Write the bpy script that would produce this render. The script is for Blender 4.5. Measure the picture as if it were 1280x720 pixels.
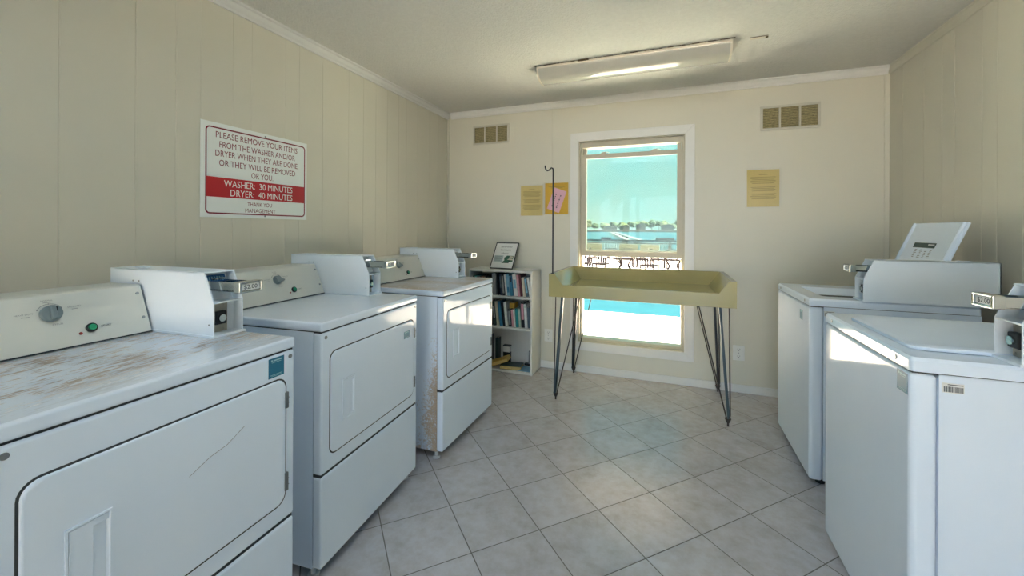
import bpy, bmesh, math, random
from mathutils import Vector, Matrix
random.seed(7)
C = bpy.context
R = math.radians
for o in list(bpy.data.objects): bpy.data.objects.remove(o)
scene = C.scene
col = scene.collection

# ------------------------------------------------------------------ camera
cd = bpy.data.cameras.new('camera')
cam = bpy.data.objects.new('camera', cd); col.objects.link(cam)
cd.sensor_width = 36; cd.sensor_fit = 'HORIZONTAL'
cd.lens = 513.8126 / 1280 * 36
cd.shift_y = -(360 - 287.2145) / 1280
cd.clip_start = 0.02; cd.clip_end = 3000
cam.location = (0, 0, 1.3)
cam.rotation_euler = (Matrix.Rotation(R(21.0305), 3, 'Z') @ Matrix.Rotation(R(90), 3, 'X') @ Matrix.Rotation(R(0.2893), 3, 'Z')).to_euler()
scene.camera = cam

# ------------------------------------------------------------------ world, sun, exposure
vs = scene.view_settings
vs.view_transform = 'Standard'; vs.look = 'None'; vs.gamma = 1; vs.use_curve_mapping = False
vs.exposure = 1.2
W = bpy.data.worlds.new('sky'); scene.world = W; W.use_nodes = True
nt = W.node_tree; nt.nodes.clear()
def wn(t, **k):
    n = nt.nodes.new(t)
    for a, b in k.items(): setattr(n, a, b)
    return n
tc = wn('ShaderNodeTexCoord'); sx = wn('ShaderNodeSeparateXYZ')
nt.links.new(tc.outputs['Generated'], sx.inputs[0])
rz = wn('ShaderNodeValToRGB')                      # colour by elevation
nt.links.new(sx.outputs['Z'], rz.inputs[0])
e = rz.color_ramp.elements
e[0].position = 0.0; e[0].color = (0.25, 0.40, 0.35, 1)
e[1].position = 0.45; e[1].color = (0.07, 0.30, 0.37, 1)
m_ = rz.color_ramp.elements.new(0.16); m_.color = (0.13, 0.36, 0.37, 1)
ry = wn('ShaderNodeMapRange')                      # sky behind the building made brighter to light the room
ry.inputs['From Min'].default_value = 0.25; ry.inputs['From Max'].default_value = -0.55
ry.inputs['To Min'].default_value = 0; ry.inputs['To Max'].default_value = 1
ry.interpolation_type = 'SMOOTHSTEP'
nt.links.new(sx.outputs['Y'], ry.inputs['Value'])
mx = wn('ShaderNodeMix', data_type='RGBA')
mx.inputs['B'].default_value = (0.7, 1.0, 1.35, 1)
nt.links.new(ry.outputs['Result'], mx.inputs['Factor']); nt.links.new(rz.outputs[0], mx.inputs['A'])
bg = wn('ShaderNodeBackground'); bg.inputs['Strength'].default_value = 1.0
# added bright patch in the rear sky that fills the room through the doorway
dp = wn('ShaderNodeVectorMath', operation='DOT_PRODUCT'); nt.links.new(tc.outputs['Generated'], dp.inputs[0])
dp.inputs[1].default_value = Vector((0.03, -1.0, 0.12)).normalized()
gm_ = wn('ShaderNodeMapRange', interpolation_type='SMOOTHSTEP')
gm_.inputs['From Min'].default_value = math.cos(R(22)); gm_.inputs['From Max'].default_value = math.cos(R(9))
nt.links.new(dp.outputs['Value'], gm_.inputs['Value'])
gx = wn('ShaderNodeMix', data_type='RGBA'); gx.inputs['B'].default_value = (3.2, 4.3, 5.6, 1)
nt.links.new(gm_.outputs['Result'], gx.inputs['Factor']); nt.links.new(mx.outputs['Result'], gx.inputs['A'])
nt.links.new(gx.outputs['Result'], bg.inputs['Color'])
wo = wn('ShaderNodeOutputWorld'); nt.links.new(bg.outputs[0], wo.inputs[0])

sd = bpy.data.lights.new('sun', 'SUN'); sd.energy = 41.0; sd.angle = R(0.6); sd.color = (1, 0.97, 0.94)
sun = bpy.data.objects.new('sun', sd); col.objects.link(sun)
sun.rotation_euler = Vector((-0.50, 0.06, -0.86)).to_track_quat('-Z', 'Y').to_euler()

def portal(name, loc, rot, sx_, sy_):
    l = bpy.data.lights.new(name, 'AREA'); l.shape = 'RECTANGLE'; l.size = sx_; l.size_y = sy_
    l.cycles.is_portal = True
    o = bpy.data.objects.new(name, l); col.objects.link(o); o.location = loc; o.rotation_euler = rot
portal('window_daylight_portal', (-0.335, 3.93, 1.18), (R(-90), 0, 0), 0.96, 1.9)
portal('doorway_daylight_portal', (-0.3, -4.36, 1.15), (R(90), 0, 0), 3.2, 2.3)

# ------------------------------------------------------------------ materials
def s2l(r, g, b):
    f = lambda c: (c / 255 / 12.92) if c / 255 <= 0.04045 else ((c / 255 + 0.055) / 1.055) ** 2.4
    return (f(r), f(g), f(b), 1)
def mat(name, rgb, rough=0.5, metal=0, spec=0.5, var=0.04, scale=6, bump=0, bscale=200, coat=0, lin=False, rvar=0):
    m = bpy.data.materials.new(name); m.use_nodes = True
    n = m.node_tree; b = n.nodes['Principled BSDF']
    c = rgb if lin else s2l(*rgb)
    t = n.nodes.new('ShaderNodeTexCoord'); no = n.nodes.new('ShaderNodeTexNoise')
    no.inputs['Scale'].default_value = scale; no.inputs['Detail'].default_value = 4
    n.links.new(t.outputs['Object'], no.inputs['Vector'])
    cr = n.nodes.new('ShaderNodeValToRGB')
    lo = [max(0, v * (1 - var)) for v in c[:3]]; hi = [min(1, v * (1 + var)) for v in c[:3]]
    cr.color_ramp.elements[0].position = 0.3; cr.color_ramp.elements[0].color = (*lo, 1)
    cr.color_ramp.elements[1].position = 0.7; cr.color_ramp.elements[1].color = (*hi, 1)
    n.links.new(no.outputs['Fac'], cr.inputs[0]); n.links.new(cr.outputs[0], b.inputs['Base Color'])
    b.inputs['Roughness'].default_value = rough; b.inputs['Metallic'].default_value = metal
    b.inputs['Specular IOR Level'].default_value = spec; b.inputs['Coat Weight'].default_value = coat
    b.inputs['Coat Roughness'].default_value = 0.06
    if bump:
        n2 = n.nodes.new('ShaderNodeTexNoise'); n2.inputs['Scale'].default_value = bscale; n2.inputs['Detail'].default_value = 3
        n.links.new(t.outputs['Object'], n2.inputs['Vector'])
        bp = n.nodes.new('ShaderNodeBump'); bp.inputs['Strength'].default_value = bump; bp.inputs['Distance'].default_value = 0.01
        n.links.new(n2.outputs['Fac'], bp.inputs['Height']); n.links.new(bp.outputs[0], b.inputs['Normal'])
    return m

def ramp(n, src, stops):
    r = n.nodes.new('ShaderNodeValToRGB'); el = r.color_ramp.elements
    el[0].position, el[0].color = stops[0]; el[1].position, el[1].color = stops[-1]
    for p, c in stops[1:-1]:
        q = el.new(p); q.color = c
    n.links.new(src, r.inputs[0]); return r.outputs[0]
def g(v): return (v, v, v, 1)
def mixc(n, f, a, b):
    k = n.nodes.new('ShaderNodeMix'); k.data_type = 'RGBA'
    for s, v in (('Factor', f), ('A', a), ('B', b)):
        if isinstance(v, (tuple, float, int)): k.inputs[s].default_value = v
        else: n.links.new(v, k.inputs[s])
    return k.outputs['Result']
def mth(n, op, a, b=None, clamp=False):
    k = n.nodes.new('ShaderNodeMath'); k.operation = op; k.use_clamp = clamp
    for i, v in enumerate((a, b)):
        if v is None: continue
        if isinstance(v, (int, float)): k.inputs[i].default_value = v
        else: n.links.new(v, k.inputs[i])
    return k.outputs[0]
def noise(n, vec, scale, detail=4, rough=0.5, mapping=None):
    if mapping:
        mp = n.nodes.new('ShaderNodeMapping'); mp.inputs['Scale'].default_value = mapping[0]; mp.inputs['Rotation'].default_value = mapping[1]
        n.links.new(vec, mp.inputs[0]); vec = mp.outputs[0]
    k = n.nodes.new('ShaderNodeTexNoise'); k.inputs['Scale'].default_value = scale; k.inputs['Detail'].default_value = detail
    k.inputs['Roughness'].default_value = rough
    n.links.new(vec, k.inputs['Vector']); return k.outputs['Fac']

ENAMEL = (228, 239, 251)
M = {}
M['wall'] = mat('wall_paint', (214, 210, 193), 0.42, var=0.02, scale=2, bump=0.02, bscale=120)
M['ceiling'] = mat('textured_ceiling', (226, 224, 217), 0.9, var=0.03, scale=40, bump=0.55, bscale=90)
M['trim'] = mat('white_trim_paint', (224, 223, 218), 0.35, var=0.02)
M['casing'] = mat('window_casing_paint', (226, 225, 220), 0.35, var=0.02)
M['vinyl'] = mat('almond_window_vinyl', (192, 185, 164), 0.4, var=0.03)
M['enamel'] = mat('white_enamel', ENAMEL, 0.07, var=0.015, scale=3, spec=0.11)
M['enamel_side'] = mat('white_enamel_side', ENAMEL, 0.25, var=0.02, scale=3)
M['coinbox'] = mat('white_powder_coat', (236, 244, 250), 0.35, var=0.02)
M['console'] = mat('cream_control_panel', (212, 212, 202), 0.35, var=0.02)
M['seam'] = mat('dark_gap', (60, 62, 62), 0.8)
M['chrome'] = mat('chrome', (200, 206, 206), 0.12, metal=1, var=0.05)
M['steel'] = mat('dull_steel', (150, 155, 156), 0.35, metal=1, var=0.1, scale=30)
M['hinge'] = mat('grey_hinge', (120, 126, 128), 0.4, metal=0.6)
M['blk'] = mat('black_plastic', (22, 23, 25), 0.4)
M['knob'] = mat('grey_knob_plastic', (128, 140, 140), 0.3)
M['green'] = mat('green_button', (30, 150, 105), 0.3)
M['red'] = mat('red_lamp', (150, 60, 50), 0.3)
M['print'] = mat('dark_print', (70, 72, 75), 0.7)
M['pale_print'] = mat('pale_print', (150, 196, 205), 0.6)
M['grey_print'] = mat('grey_print', (130, 132, 130), 0.7)
M['teal'] = mat('teal_sticker', (22, 112, 140), 0.35)
M['white_paper'] = mat('white_paper', (225, 226, 222), 0.6)
M['foot'] = mat('white_foot', (205, 208, 208), 0.4)
M['table'] = mat('olive_tan_laminate', (166, 156, 106), 0.14, var=0.03, spec=0.35)
M['leg'] = mat('blue_grey_steel_leg', (66, 84, 90), 0.5, metal=0.1, var=0.12, scale=20)
M['rod'] = mat('brown_wire_rod', (58, 48, 42), 0.5)
M['blackrod'] = mat('black_iron', (20, 20, 20), 0.45)
M['shelf'] = mat('white_laminate', (216, 216, 210), 0.4, var=0.02)
M['signred'] = mat('sign_red', (186, 18, 34), 0.4)
M['signmaroon'] = mat('sign_maroon', (128, 22, 44), 0.4)
M['signwhite'] = mat('sign_white', (238, 242, 238), 0.3, var=0.01)
M['pages'] = mat('book_pages', (205, 198, 178), 0.8, var=0.08, scale=60)
M['outlet'] = mat('outlet_plastic', (226, 226, 220), 0.35)
M['yellow'] = mat('yellow_paper', (214, 194, 120), 0.6)
M['deepyellow'] = mat('deep_yellow_paper', (222, 178, 40), 0.6)
M['pink'] = mat('pink_paper', (222, 176, 190), 0.6)
M['lens'] = mat('frosted_acrylic', (196, 194, 182), 0.12, var=0.03, coat=0.4)
M['housing'] = mat('light_housing', (222, 214, 196), 0.4)
M['rust'] = mat('rusty_residue', (92, 76, 46), 0.9, var=0.3, scale=60)
M['ventdirt'] = mat('dusty_vent_louvre', (180, 170, 128), 0.8, var=0.3, scale=80)
M['ventback'] = mat('vent_backing', (140, 130, 96), 0.9, var=0.3, scale=60)  # mottled brown sheet behind the louvres
M['tub'] = mat('washer_tub', (196, 198, 198), 0.3)

def glass_mat():
    m = bpy.data.materials.new('window_glass'); m.use_nodes = True; n = m.node_tree; n.nodes.clear()
    tr = n.nodes.new('ShaderNodeBsdfTransparent'); tr.inputs[0].default_value = (0.94, 0.98, 0.97, 1)
    gl = n.nodes.new('ShaderNodeBsdfGlossy'); gl.inputs['Roughness'].default_value = 0.02
    di = n.nodes.new('ShaderNodeBsdfDiffuse'); di.inputs[0].default_value = (0.8, 0.9, 0.85, 1)  # milky haze of the panes, put in as pale diffuse colour
    fr = n.nodes.new('ShaderNodeFresnel'); fr.inputs[0].default_value = 1.14
    m1 = n.nodes.new('ShaderNodeMixShader'); m2 = n.nodes.new('ShaderNodeMixShader')
    t = n.nodes.new('ShaderNodeTexCoord')
    f = noise(n, t.outputs['Object'], 3.0); f = mth(n, 'MULTIPLY', f, 0.16)
    n.links.new(f, m1.inputs[0]); n.links.new(tr.outputs[0], m1.inputs[1]); n.links.new(di.outputs[0], m1.inputs[2])
    n.links.new(fr.outputs[0], m2.inputs[0]); n.links.new(m1.outputs[0], m2.inputs[1]); n.links.new(gl.outputs[0], m2.inputs[2])
    o = n.nodes.new('ShaderNodeOutputMaterial'); n.links.new(m2.outputs[0], o.inputs[0]); return m
M['glass'] = glass_mat()
def sleeve_mat():
    m = bpy.data.materials.new('clear_plastic_sleeve'); m.use_nodes = True; n = m.node_tree; n.nodes.clear()
    tr = n.nodes.new('ShaderNodeBsdfTransparent'); gl = n.nodes.new('ShaderNodeBsdfGlossy'); gl.inputs['Roughness'].default_value = 0.08
    t = n.nodes.new('ShaderNodeTexCoord')
    bp = n.nodes.new('ShaderNodeBump'); bp.inputs['Strength'].default_value = 0.4
    n.links.new(noise(n, t.outputs['Object'], 22), bp.inputs['Height']); n.links.new(bp.outputs[0], gl.inputs['Normal'])
    fr = n.nodes.new('ShaderNodeFresnel'); fr.inputs[0].default_value = 1.5
    mm = n.nodes.new('ShaderNodeMixShader'); n.links.new(fr.outputs[0], mm.inputs[0]); n.links.new(tr.outputs[0], mm.inputs[1]); n.links.new(gl.outputs[0], mm.inputs[2])
    o = n.nodes.new('ShaderNodeOutputMaterial'); n.links.new(mm.outputs[0], o.inputs[0]); return m
M['sleeve'] = sleeve_mat()

def tile_mat():
    m = bpy.data.materials.new('diagonal_floor_tile'); m.use_nodes = True; n = m.node_tree; b = n.nodes['Principled BSDF']
    t = n.nodes.new('ShaderNodeTexCoord'); P = t.outputs['Object']
    s = n.nodes.new('ShaderNodeSeparateXYZ'); n.links.new(P, s.inputs[0])
    a = R(45.6933); sz = 0.3105; ox, oy = -1.1835, 1.9197
    dx = mth(n, 'SUBTRACT', s.outputs[0], ox); dy = mth(n, 'SUBTRACT', s.outputs[1], oy)
    u = mth(n, 'ADD', mth(n, 'MULTIPLY', dx, math.cos(a) / sz), mth(n, 'MULTIPLY', dy, math.sin(a) / sz))
    v = mth(n, 'ADD', mth(n, 'MULTIPLY', dx, math.sin(a) / sz), mth(n, 'MULTIPLY', dy, -math.cos(a) / sz))
    def edge(q):
        f = mth(n, 'FRACT', mth(n, 'ADD', q, 100.0)); return mth(n, 'MINIMUM', f, mth(n, 'SUBTRACT', 1.0, f))
    d = mth(n, 'MINIMUM', edge(u), edge(v))
    grout = mth(n, 'SUBTRACT', 1.0, mth(n, 'DIVIDE', mth(n, 'SUBTRACT', d, 0.0055), 0.003, True), True)
    cb = n.nodes.new('ShaderNodeCombineXYZ')
    n.links.new(mth(n, 'FLOOR', u), cb.inputs[0]); n.links.new(mth(n, 'FLOOR', v), cb.inputs[1])
    wnz = n.nodes.new('ShaderNodeTexWhiteNoise'); n.links.new(cb.outputs[0], wnz.inputs['Vector'])
    off = n.nodes.new('ShaderNodeVectorMath'); off.operation = 'MULTIPLY_ADD'
    n.links.new(wnz.outputs['Color'], off.inputs[0]); off.inputs[1].default_value = (9, 9, 9); n.links.new(P, off.inputs[2])
    f1 = noise(n, off.outputs[0], 7, 7, 0.65); f2 = noise(n, off.outputs[0], 20, 6, 0.65)
    c1 = ramp(n, f1, [(0.32, s2l(172, 169, 170)), (0.48, s2l(188, 188, 193)), (0.68, s2l(200, 201, 208))])
    c2 = ramp(n, f2, [(0.35, s2l(174, 166, 160)), (0.6, s2l(195, 196, 202))])
    c = mixc(n, 0.4, c1, c2)
    tone = ramp(n, wnz.outputs['Value'], [(0, g(0.94)), (1, g(1.03))])
    mm = n.nodes.new('ShaderNodeMix'); mm.data_type = 'RGBA'; mm.blend_type = 'MULTIPLY'; mm.inputs['Factor'].default_value = 1
    n.links.new(c, mm.inputs['A']); n.links.new(tone, mm.inputs['B'])
    n.links.new(mixc(n, grout, mm.outputs['Result'], s2l(104, 101, 96)), b.inputs['Base Color'])
    n.links.new(mth(n, 'ADD', mth(n, 'MULTIPLY', f1, 0.2), mth(n, 'MULTIPLY', grout, 0.4)), b.inputs['Roughness'])
    rr = mth(n, 'ADD', mth(n, 'MULTIPLY', f2, 0.08), 0.20); rr = mth(n, 'ADD', rr, mth(n, 'MULTIPLY', grout, 0.4))
    n.links.new(rr, b.inputs['Roughness'])
    bp = n.nodes.new('ShaderNodeBump'); bp.inputs['Strength'].default_value = 0.25; bp.inputs['Distance'].default_value = 0.004
    h = mth(n, 'SUBTRACT', mth(n, 'MULTIPLY', f2, 0.03), grout); n.links.new(h, bp.inputs['Height']); n.links.new(bp.outputs[0], b.inputs['Normal'])
    return m
M['tile'] = tile_mat()

def worn_top(name, amount, tan, seed):
    # enamel worktop scratched through to rust in short strokes
    m = bpy.data.materials.new(name); m.use_nodes = True; n = m.node_tree; b = n.nodes['Principled BSDF']
    t = n.nodes.new('ShaderNodeTexCoord'); P = t.outputs['Object']
    mp = n.nodes.new('ShaderNodeMapping'); mp.inputs['Location'].default_value = (seed, seed * 2, 0); n.links.new(P, mp.inputs[0]); Q = mp.outputs[0]
    k1 = noise(n, Q, 110, 2, 0.5, ((1, 0.16, 1), (0, 0, 0.5)))
    k2 = noise(n, Q, 120, 2, 0.5, ((1, 0.18, 1), (0, 0, -0.35)))
    patch = noise(n, Q, 5, 3)
    s = mth(n, 'MAXIMUM', k1, k2)
    s = mth(n, 'ADD', s, mth(n, 'MULTIPLY', mth(n, 'SUBTRACT', patch, 0.5), 0.35))
    sp = n.nodes.new('ShaderNodeSeparateXYZ'); n.links.new(P, sp.inputs[0])
    edge = mth(n, 'DIVIDE', mth(n, 'MULTIPLY', sp.outputs[0], -1), 0.14, True)      # the front lip keeps its enamel
    top = mth(n, 'DIVIDE', mth(n, 'SUBTRACT', sp.outputs[2], 0.95), 0.004, True)
    f = mth(n, 'DIVIDE', mth(n, 'SUBTRACT', s, 0.72 - amount), 0.06, True)
    f = mth(n, 'MULTIPLY', mth(n, 'MULTIPLY', f, edge), top)
    base = mixc(n, mth(n, 'MULTIPLY', mth(n, 'MULTIPLY', ramp(n, patch, [(0.3, g(0.5)), (0.7, g(1))]), tan), top), s2l(*ENAMEL), s2l(190, 160, 128))
    n.links.new(mixc(n, mth(n, 'MULTIPLY', f, 0.8), base, s2l(150, 122, 88)), b.inputs['Base Color'])
    n.links.new(mth(n, 'ADD', mth(n, 'MULTIPLY', f, 0.4), 0.12), b.inputs['Roughness'])
    return m
M['top_scratched'] = worn_top('scratched_worktop_enamel', 0.17, 0.16, 0)
M['top_light'] = worn_top('lightly_worn_worktop_enamel', 0.02, 0.14, 3)
M['top_tan'] = worn_top('browned_worktop_enamel', 0.03, 0.85, 8)
def rusty_side():
    m = bpy.data.materials.new('rust_specked_side_panel'); m.use_nodes = True; n = m.node_tree; b = n.nodes['Principled BSDF']
    t = n.nodes.new('ShaderNodeTexCoord'); P = t.outputs['Object']
    sp = n.nodes.new('ShaderNodeSeparateXYZ'); n.links.new(P, sp.inputs[0])
    front = mth(n, 'POWER', mth(n, 'DIVIDE', mth(n, 'ADD', sp.outputs[0], 0.34), 0.3, True), 2.0)      # rust creeps in from the front seam
    low = mth(n, 'DIVIDE', mth(n, 'SUBTRACT', 0.85, sp.outputs[2]), 0.5, True)
    bot = mth(n, 'DIVIDE', mth(n, 'SUBTRACT', 0.12, sp.outputs[2]), 0.1, True)
    area = mth(n, 'MAXIMUM', mth(n, 'MULTIPLY', front, low), bot)
    k = noise(n, P, 95, 8, 0.75); k2 = noise(n, P, 14, 4)
    f = mth(n, 'ADD', mth(n, 'MULTIPLY', area, 0.42), mth(n, 'MULTIPLY', mth(n, 'ADD', k, mth(n, 'MULTIPLY', k2, 0.4)), 0.8))
    f = mth(n, 'DIVIDE', mth(n, 'SUBTRACT', f, 0.77), 0.14, True)
    rc = ramp(n, k, [(0.35, s2l(150, 112, 74)), (0.65, s2l(206, 178, 142))])
    n.links.new(mixc(n, mth(n, 'MULTIPLY', f, 0.85), s2l(*ENAMEL), rc), b.inputs['Base Color']); b.inputs['Roughness'].default_value = 0.35
    return m
M['rusty_side'] = rusty_side()

# ------------------------------------------------------------------ mesh helpers
class MB:
    def __init__(s): s.bm = bmesh.new(); s.bev = False; s.cuts = []
    def merge(s, b2, mtx=None):
        if mtx is not None: b2.transform(mtx)
        s.cuts.append(len(s.bm.verts))
        me = bpy.data.meshes.new('tmp'); b2.to_mesh(me); b2.free(); s.bm.from_mesh(me); bpy.data.meshes.remove(me); return s
    def box(s, x0, x1, y0, y1, z0, z1, bev=0, seg=3, mtx=None, edges=None):
        b = bmesh.new(); bmesh.ops.create_cube(b, size=1)
        bmesh.ops.transform(b, matrix=Matrix.Translation(((x0 + x1) / 2, (y0 + y1) / 2, (z0 + z1) / 2)) @ Matrix.Diagonal((abs(x1 - x0), abs(y1 - y0), abs(z1 - z0), 1)), verts=b.verts)
        if bev:
            s.bev = True
            ed = [q for q in b.edges if edges is None or edges(q)]
            bmesh.ops.bevel(b, geom=ed, offset=bev, segments=seg, profile=0.5, affect='EDGES')
        return s.merge(b, mtx)
    def cyl(s, p0, p1, r, r2=None, seg=20, mtx=None, bev=0):
        p0 = Vector(p0); p1 = Vector(p1); d = p1 - p0; b = bmesh.new()
        bmesh.ops.create_cone(b, cap_ends=True, segments=seg, radius1=r, radius2=r if r2 is None else r2, depth=d.length)
        if bev:
            s.bev = True
            bmesh.ops.bevel(b, geom=[q for q in b.edges if len(q.link_faces) == 2 and any(len(f.verts) > 4 for f in q.link_faces)], offset=bev, segments=2, profile=0.5, affect='EDGES')
        b.transform(Matrix.Translation((p0 + p1) / 2) @ d.to_track_quat('Z', 'Y').to_matrix().to_4x4())
        return s.merge(b, mtx)
    def tube(s, pts, r, seg=8, mtx=None):
        pts = [Vector(p) for p in pts]; b = bmesh.new(); rings = []
        nrm = None
        for i, p in enumerate(pts):
            d = (pts[min(i + 1, len(pts) - 1)] - pts[max(i - 1, 0)]).normalized()
            if nrm is None: nrm = d.orthogonal().normalized()
            nrm = (nrm - d * nrm.dot(d)).normalized(); bn = d.cross(nrm)
            rings.append([b.verts.new(p + (nrm * math.cos(2 * math.pi * k / seg) + bn * math.sin(2 * math.pi * k / seg)) * r) for k in range(seg)])
        for a, c in zip(rings, rings[1:]):
            for k in range(seg): b.faces.new((a[k], a[(k + 1) % seg], c[(k + 1) % seg], c[k]))
        b.faces.new(rings[0][::-1]); b.faces.new(rings[-1]); s.bev = True
        return s.merge(b, mtx)
    def prism(s, poly, axis, a, b_, bev=0, mtx=None):
        # poly: 2-D outline; axis 'x'|'y'|'z' extruded from a to b_
        b = bmesh.new()
        f = {'x': lambda p, t: (t, p[0], p[1]), 'y': lambda p, t: (p[0], t, p[1]), 'z': lambda p, t: (p[0], p[1], t)}[axis]
        v0 = [b.verts.new(f(p, a)) for p in poly]; v1 = [b.verts.new(f(p, b_)) for p in poly]
        k = len(poly)
        b.faces.new(v0); b.faces.new(v1[::-1])
        for i in range(k): b.faces.new((v0[(i + 1) % k], v0[i], v1[i], v1[(i + 1) % k]))
        bmesh.ops.recalc_face_normals(b, faces=b.faces)
        if bev:
            s.bev = True; bmesh.ops.bevel(b, geom=list(b.edges), offset=bev, segments=2, profile=0.5, affect='EDGES')
        return s.merge(b, mtx)
    def quad(s, *p):
        vs_ = [s.bm.verts.new(q) for q in p]; s.bm.faces.new(vs_); return s
    def lathe(s, prof, seg=28, mtx=None):
        b = bmesh.new(); rings = [[b.verts.new((r * math.cos(2 * math.pi * k / seg), r * math.sin(2 * math.pi * k / seg), z)) for k in range(seg)] for r, z in prof]
        for a, c in zip(rings, rings[1:]):
            for k in range(seg): b.faces.new((a[k], a[(k + 1) % seg], c[(k + 1) % seg], c[k]))
        b.faces.new(rings[0][::-1]); b.faces.new(rings[-1]); s.bev = True
        return s.merge(b, mtx)
    def build_each(s, name, m, parent=None, smooth=35):
        # every primitive that was added becomes an object of its own
        s.bm.verts.ensure_lookup_table(); out = []; cuts = s.cuts + [len(s.bm.verts)]
        me = bpy.data.meshes.new('tmp'); s.bm.to_mesh(me); s.bm.free()
        for a, c in zip(cuts, cuts[1:]):
            k = MB(); k.bev = s.bev; vv = [k.bm.verts.new(me.vertices[i].co) for i in range(a, c)]
            for p in me.polygons:
                if a <= p.vertices[0] < c: k.bm.faces.new([vv[i - a] for i in p.vertices])
            out.append(k.build(name, m, parent, smooth))
        bpy.data.meshes.remove(me); return out
    def build(s, name, m, parent=None, smooth=35):
        me = bpy.data.meshes.new(name); s.bm.to_mesh(me); s.bm.free(); me.materials.append(m)
        o = bpy.data.objects.new(name, me); col.objects.link(o)
        if s.bev:
            for p in me.polygons: p.use_smooth = True
            me.set_sharp_from_angle(angle=R(smooth))
            w = o.modifiers.new('wn', 'WEIGHTED_NORMAL'); w.keep_sharp = True
        if parent: o.parent = parent
        return o
def tag(o, label, cat, group=None):
    o['label'] = label; o['category'] = cat
    if group: o['group'] = group
    return o
def struct(o): o['kind'] = 'structure'; return o
def thing(name, label, cat, loc=(0, 0, 0), rz=0, group=None):
    o = bpy.data.objects.new(name, None); col.objects.link(o); o.empty_display_size = 0.1
    o.location = loc; o.rotation_euler = (0, 0, rz)
    return tag(o, label, cat, group)
FACE = {'+x': Matrix(((0, 0, 1, 0), (1, 0, 0, 0), (0, 1, 0, 0), (0, 0, 0, 1))),      # writing that faces +X, reads along +Y
        '-y': Matrix(((1, 0, 0, 0), (0, 0, -1, 0), (0, 1, 0, 0), (0, 0, 0, 1))),
        'flat': Matrix.Identity(4)}
def text_bm(s, w=None, h=None, bold=0.0):
    # lettering outline, left-bottom at the origin, optionally stretched to w x h (cap height)
    cu = bpy.data.curves.new('t', 'FONT'); cu.body = s; cu.size = 1; cu.offset = bold; cu.resolution_u = 3; cu.extrude = 0.0
    o = bpy.data.objects.new('t', cu); col.objects.link(o)
    dg = C.evaluated_depsgraph_get(); dg.update(); me = bpy.data.meshes.new_from_object(o.evaluated_get(dg))
    bpy.data.objects.remove(o); bpy.data.curves.remove(cu)
    b = bmesh.new(); b.from_mesh(me); bpy.data.meshes.remove(me)
    xs = [v.co.x for v in b.verts]; x0, x1 = min(xs), max(xs); cap = 0.69
    ky = (h or 0.05) / cap; kx = (w / (x1 - x0)) if w else ky
    b.transform(Matrix.Diagonal((kx, ky, 1, 1)) @ Matrix.Translation((-x0, 0, 0)))
    return b
def add_text(mb, s, mtx, w=None, h=None, bold=0.0, center=False):
    b = text_bm(s, w, h, bold)
    if center:
        x1 = max(v.co.x for v in b.verts); b.transform(Matrix.Translation((-x1 / 2, 0, 0)))
    mb.merge(b, mtx); return mb

# ------------------------------------------------------------------ room shell
XL, XR, YB, YF, ZC = -2.162, 1.477, 3.753, -4.2, 2.497
T = 0.14
struct(MB().box(XL - T, XR + T, YF - T, YB + T, -0.12, 0).build('floor', M['tile']))
struct(MB().box(XL - T, XR + T, YF - T, YB + T, ZC, ZC + 0.12).build('ceiling', M['ceiling']))
def grooved(xw, sgn, ys, name):
    # panelled wall: one sheet with shallow vertical V grooves
    gw, gd = 0.003, 0.002
    pts = [(xw, YF - T)]
    for y in sorted(ys): pts += [(xw, y - gw), (xw - sgn * gd, y), (xw, y + gw)]
    pts += [(xw, YB + T), (xw - sgn * T, YB + T), (xw - sgn * T, YF - T)]
    return struct(MB().prism(pts, 'z', 0, ZC).build(name, M['wall']))
gl = [0.837, 1.076, 1.231, 1.34, 1.498, 1.603, 1.815, 1.914, 2.1, 2.337, 2.489]
grooved(XL, 1, gl + [q - k for k in (1.652, 3.2, 4.6) for q in gl[1:8]] + [2.63, 2.77, 2.92, 3.03, 3.2, 3.4, 3.56], 'wall_left')
gr = [3.571, 3.321, 3.135, 3.021, 2.805, 2.701, 2.543]
grooved(XR, -1, gr + [q - 1.15 for q in gr] + [q - 2.3 for q in gr] + [q - 3.45 for q in gr] + [q - 4.6 for q in gr] + [q - 5.75 for q in gr], 'wall_right')
WX0, WX1, WZ0, WZ1 = -0.80, 0.125, 0.25, 2.125          # window opening
wb = MB()
def bwall(x0, x1, z0, z1): wb.box(x0, x1, YB, YB + T, z0, z1)
xs = [XL, -1.0395, -1.0345, WX0]
bwall(XL, -1.0395, 0, ZC); bwall(-1.0345, WX0, 0, ZC); wb.box(-1.0395, -1.0345, YB + 0.004, YB + T, 0, ZC)
bwall(WX0, WX1, 0, WZ0); bwall(WX0, WX1, WZ1, ZC)
bwall(WX1, 0.2335, 0, ZC); wb.box(0.2335, 0.2385, YB + 0.004, YB + T, 0, ZC); bwall(0.2385, XR, 0, ZC)
struct(wb.build('wall_back', M['wall']))
DX0, DX1, DZ = -1.9, 1.3, 2.3  # unseen rear opening, made wide and set far back to spread daylight
struct(MB().box(XL, DX0, YF - T, YF, 0, ZC).box(DX1, XR, YF - T, YF, 0, ZC).box(DX0, DX1, YF - T, YF, DZ, ZC).build('wall_front', M['wall']))
dr = MB()
for a, b in ((DX0 - 0.07, DX0), (DX1, DX1 + 0.07)): dr.box(a, b, YF, YF + 0.015, 0, DZ + 0.07, 0.003)
dr.box(DX0, DX1, YF, YF + 0.015, DZ, DZ + 0.07, 0.003)
for a in (-0.84, 0.22): dr.box(a - 0.04, a + 0.04, YF - 0.09, YF - 0.04, 0, DZ, 0.003)
struct(dr.build('door_1', M['trim']))
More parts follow.
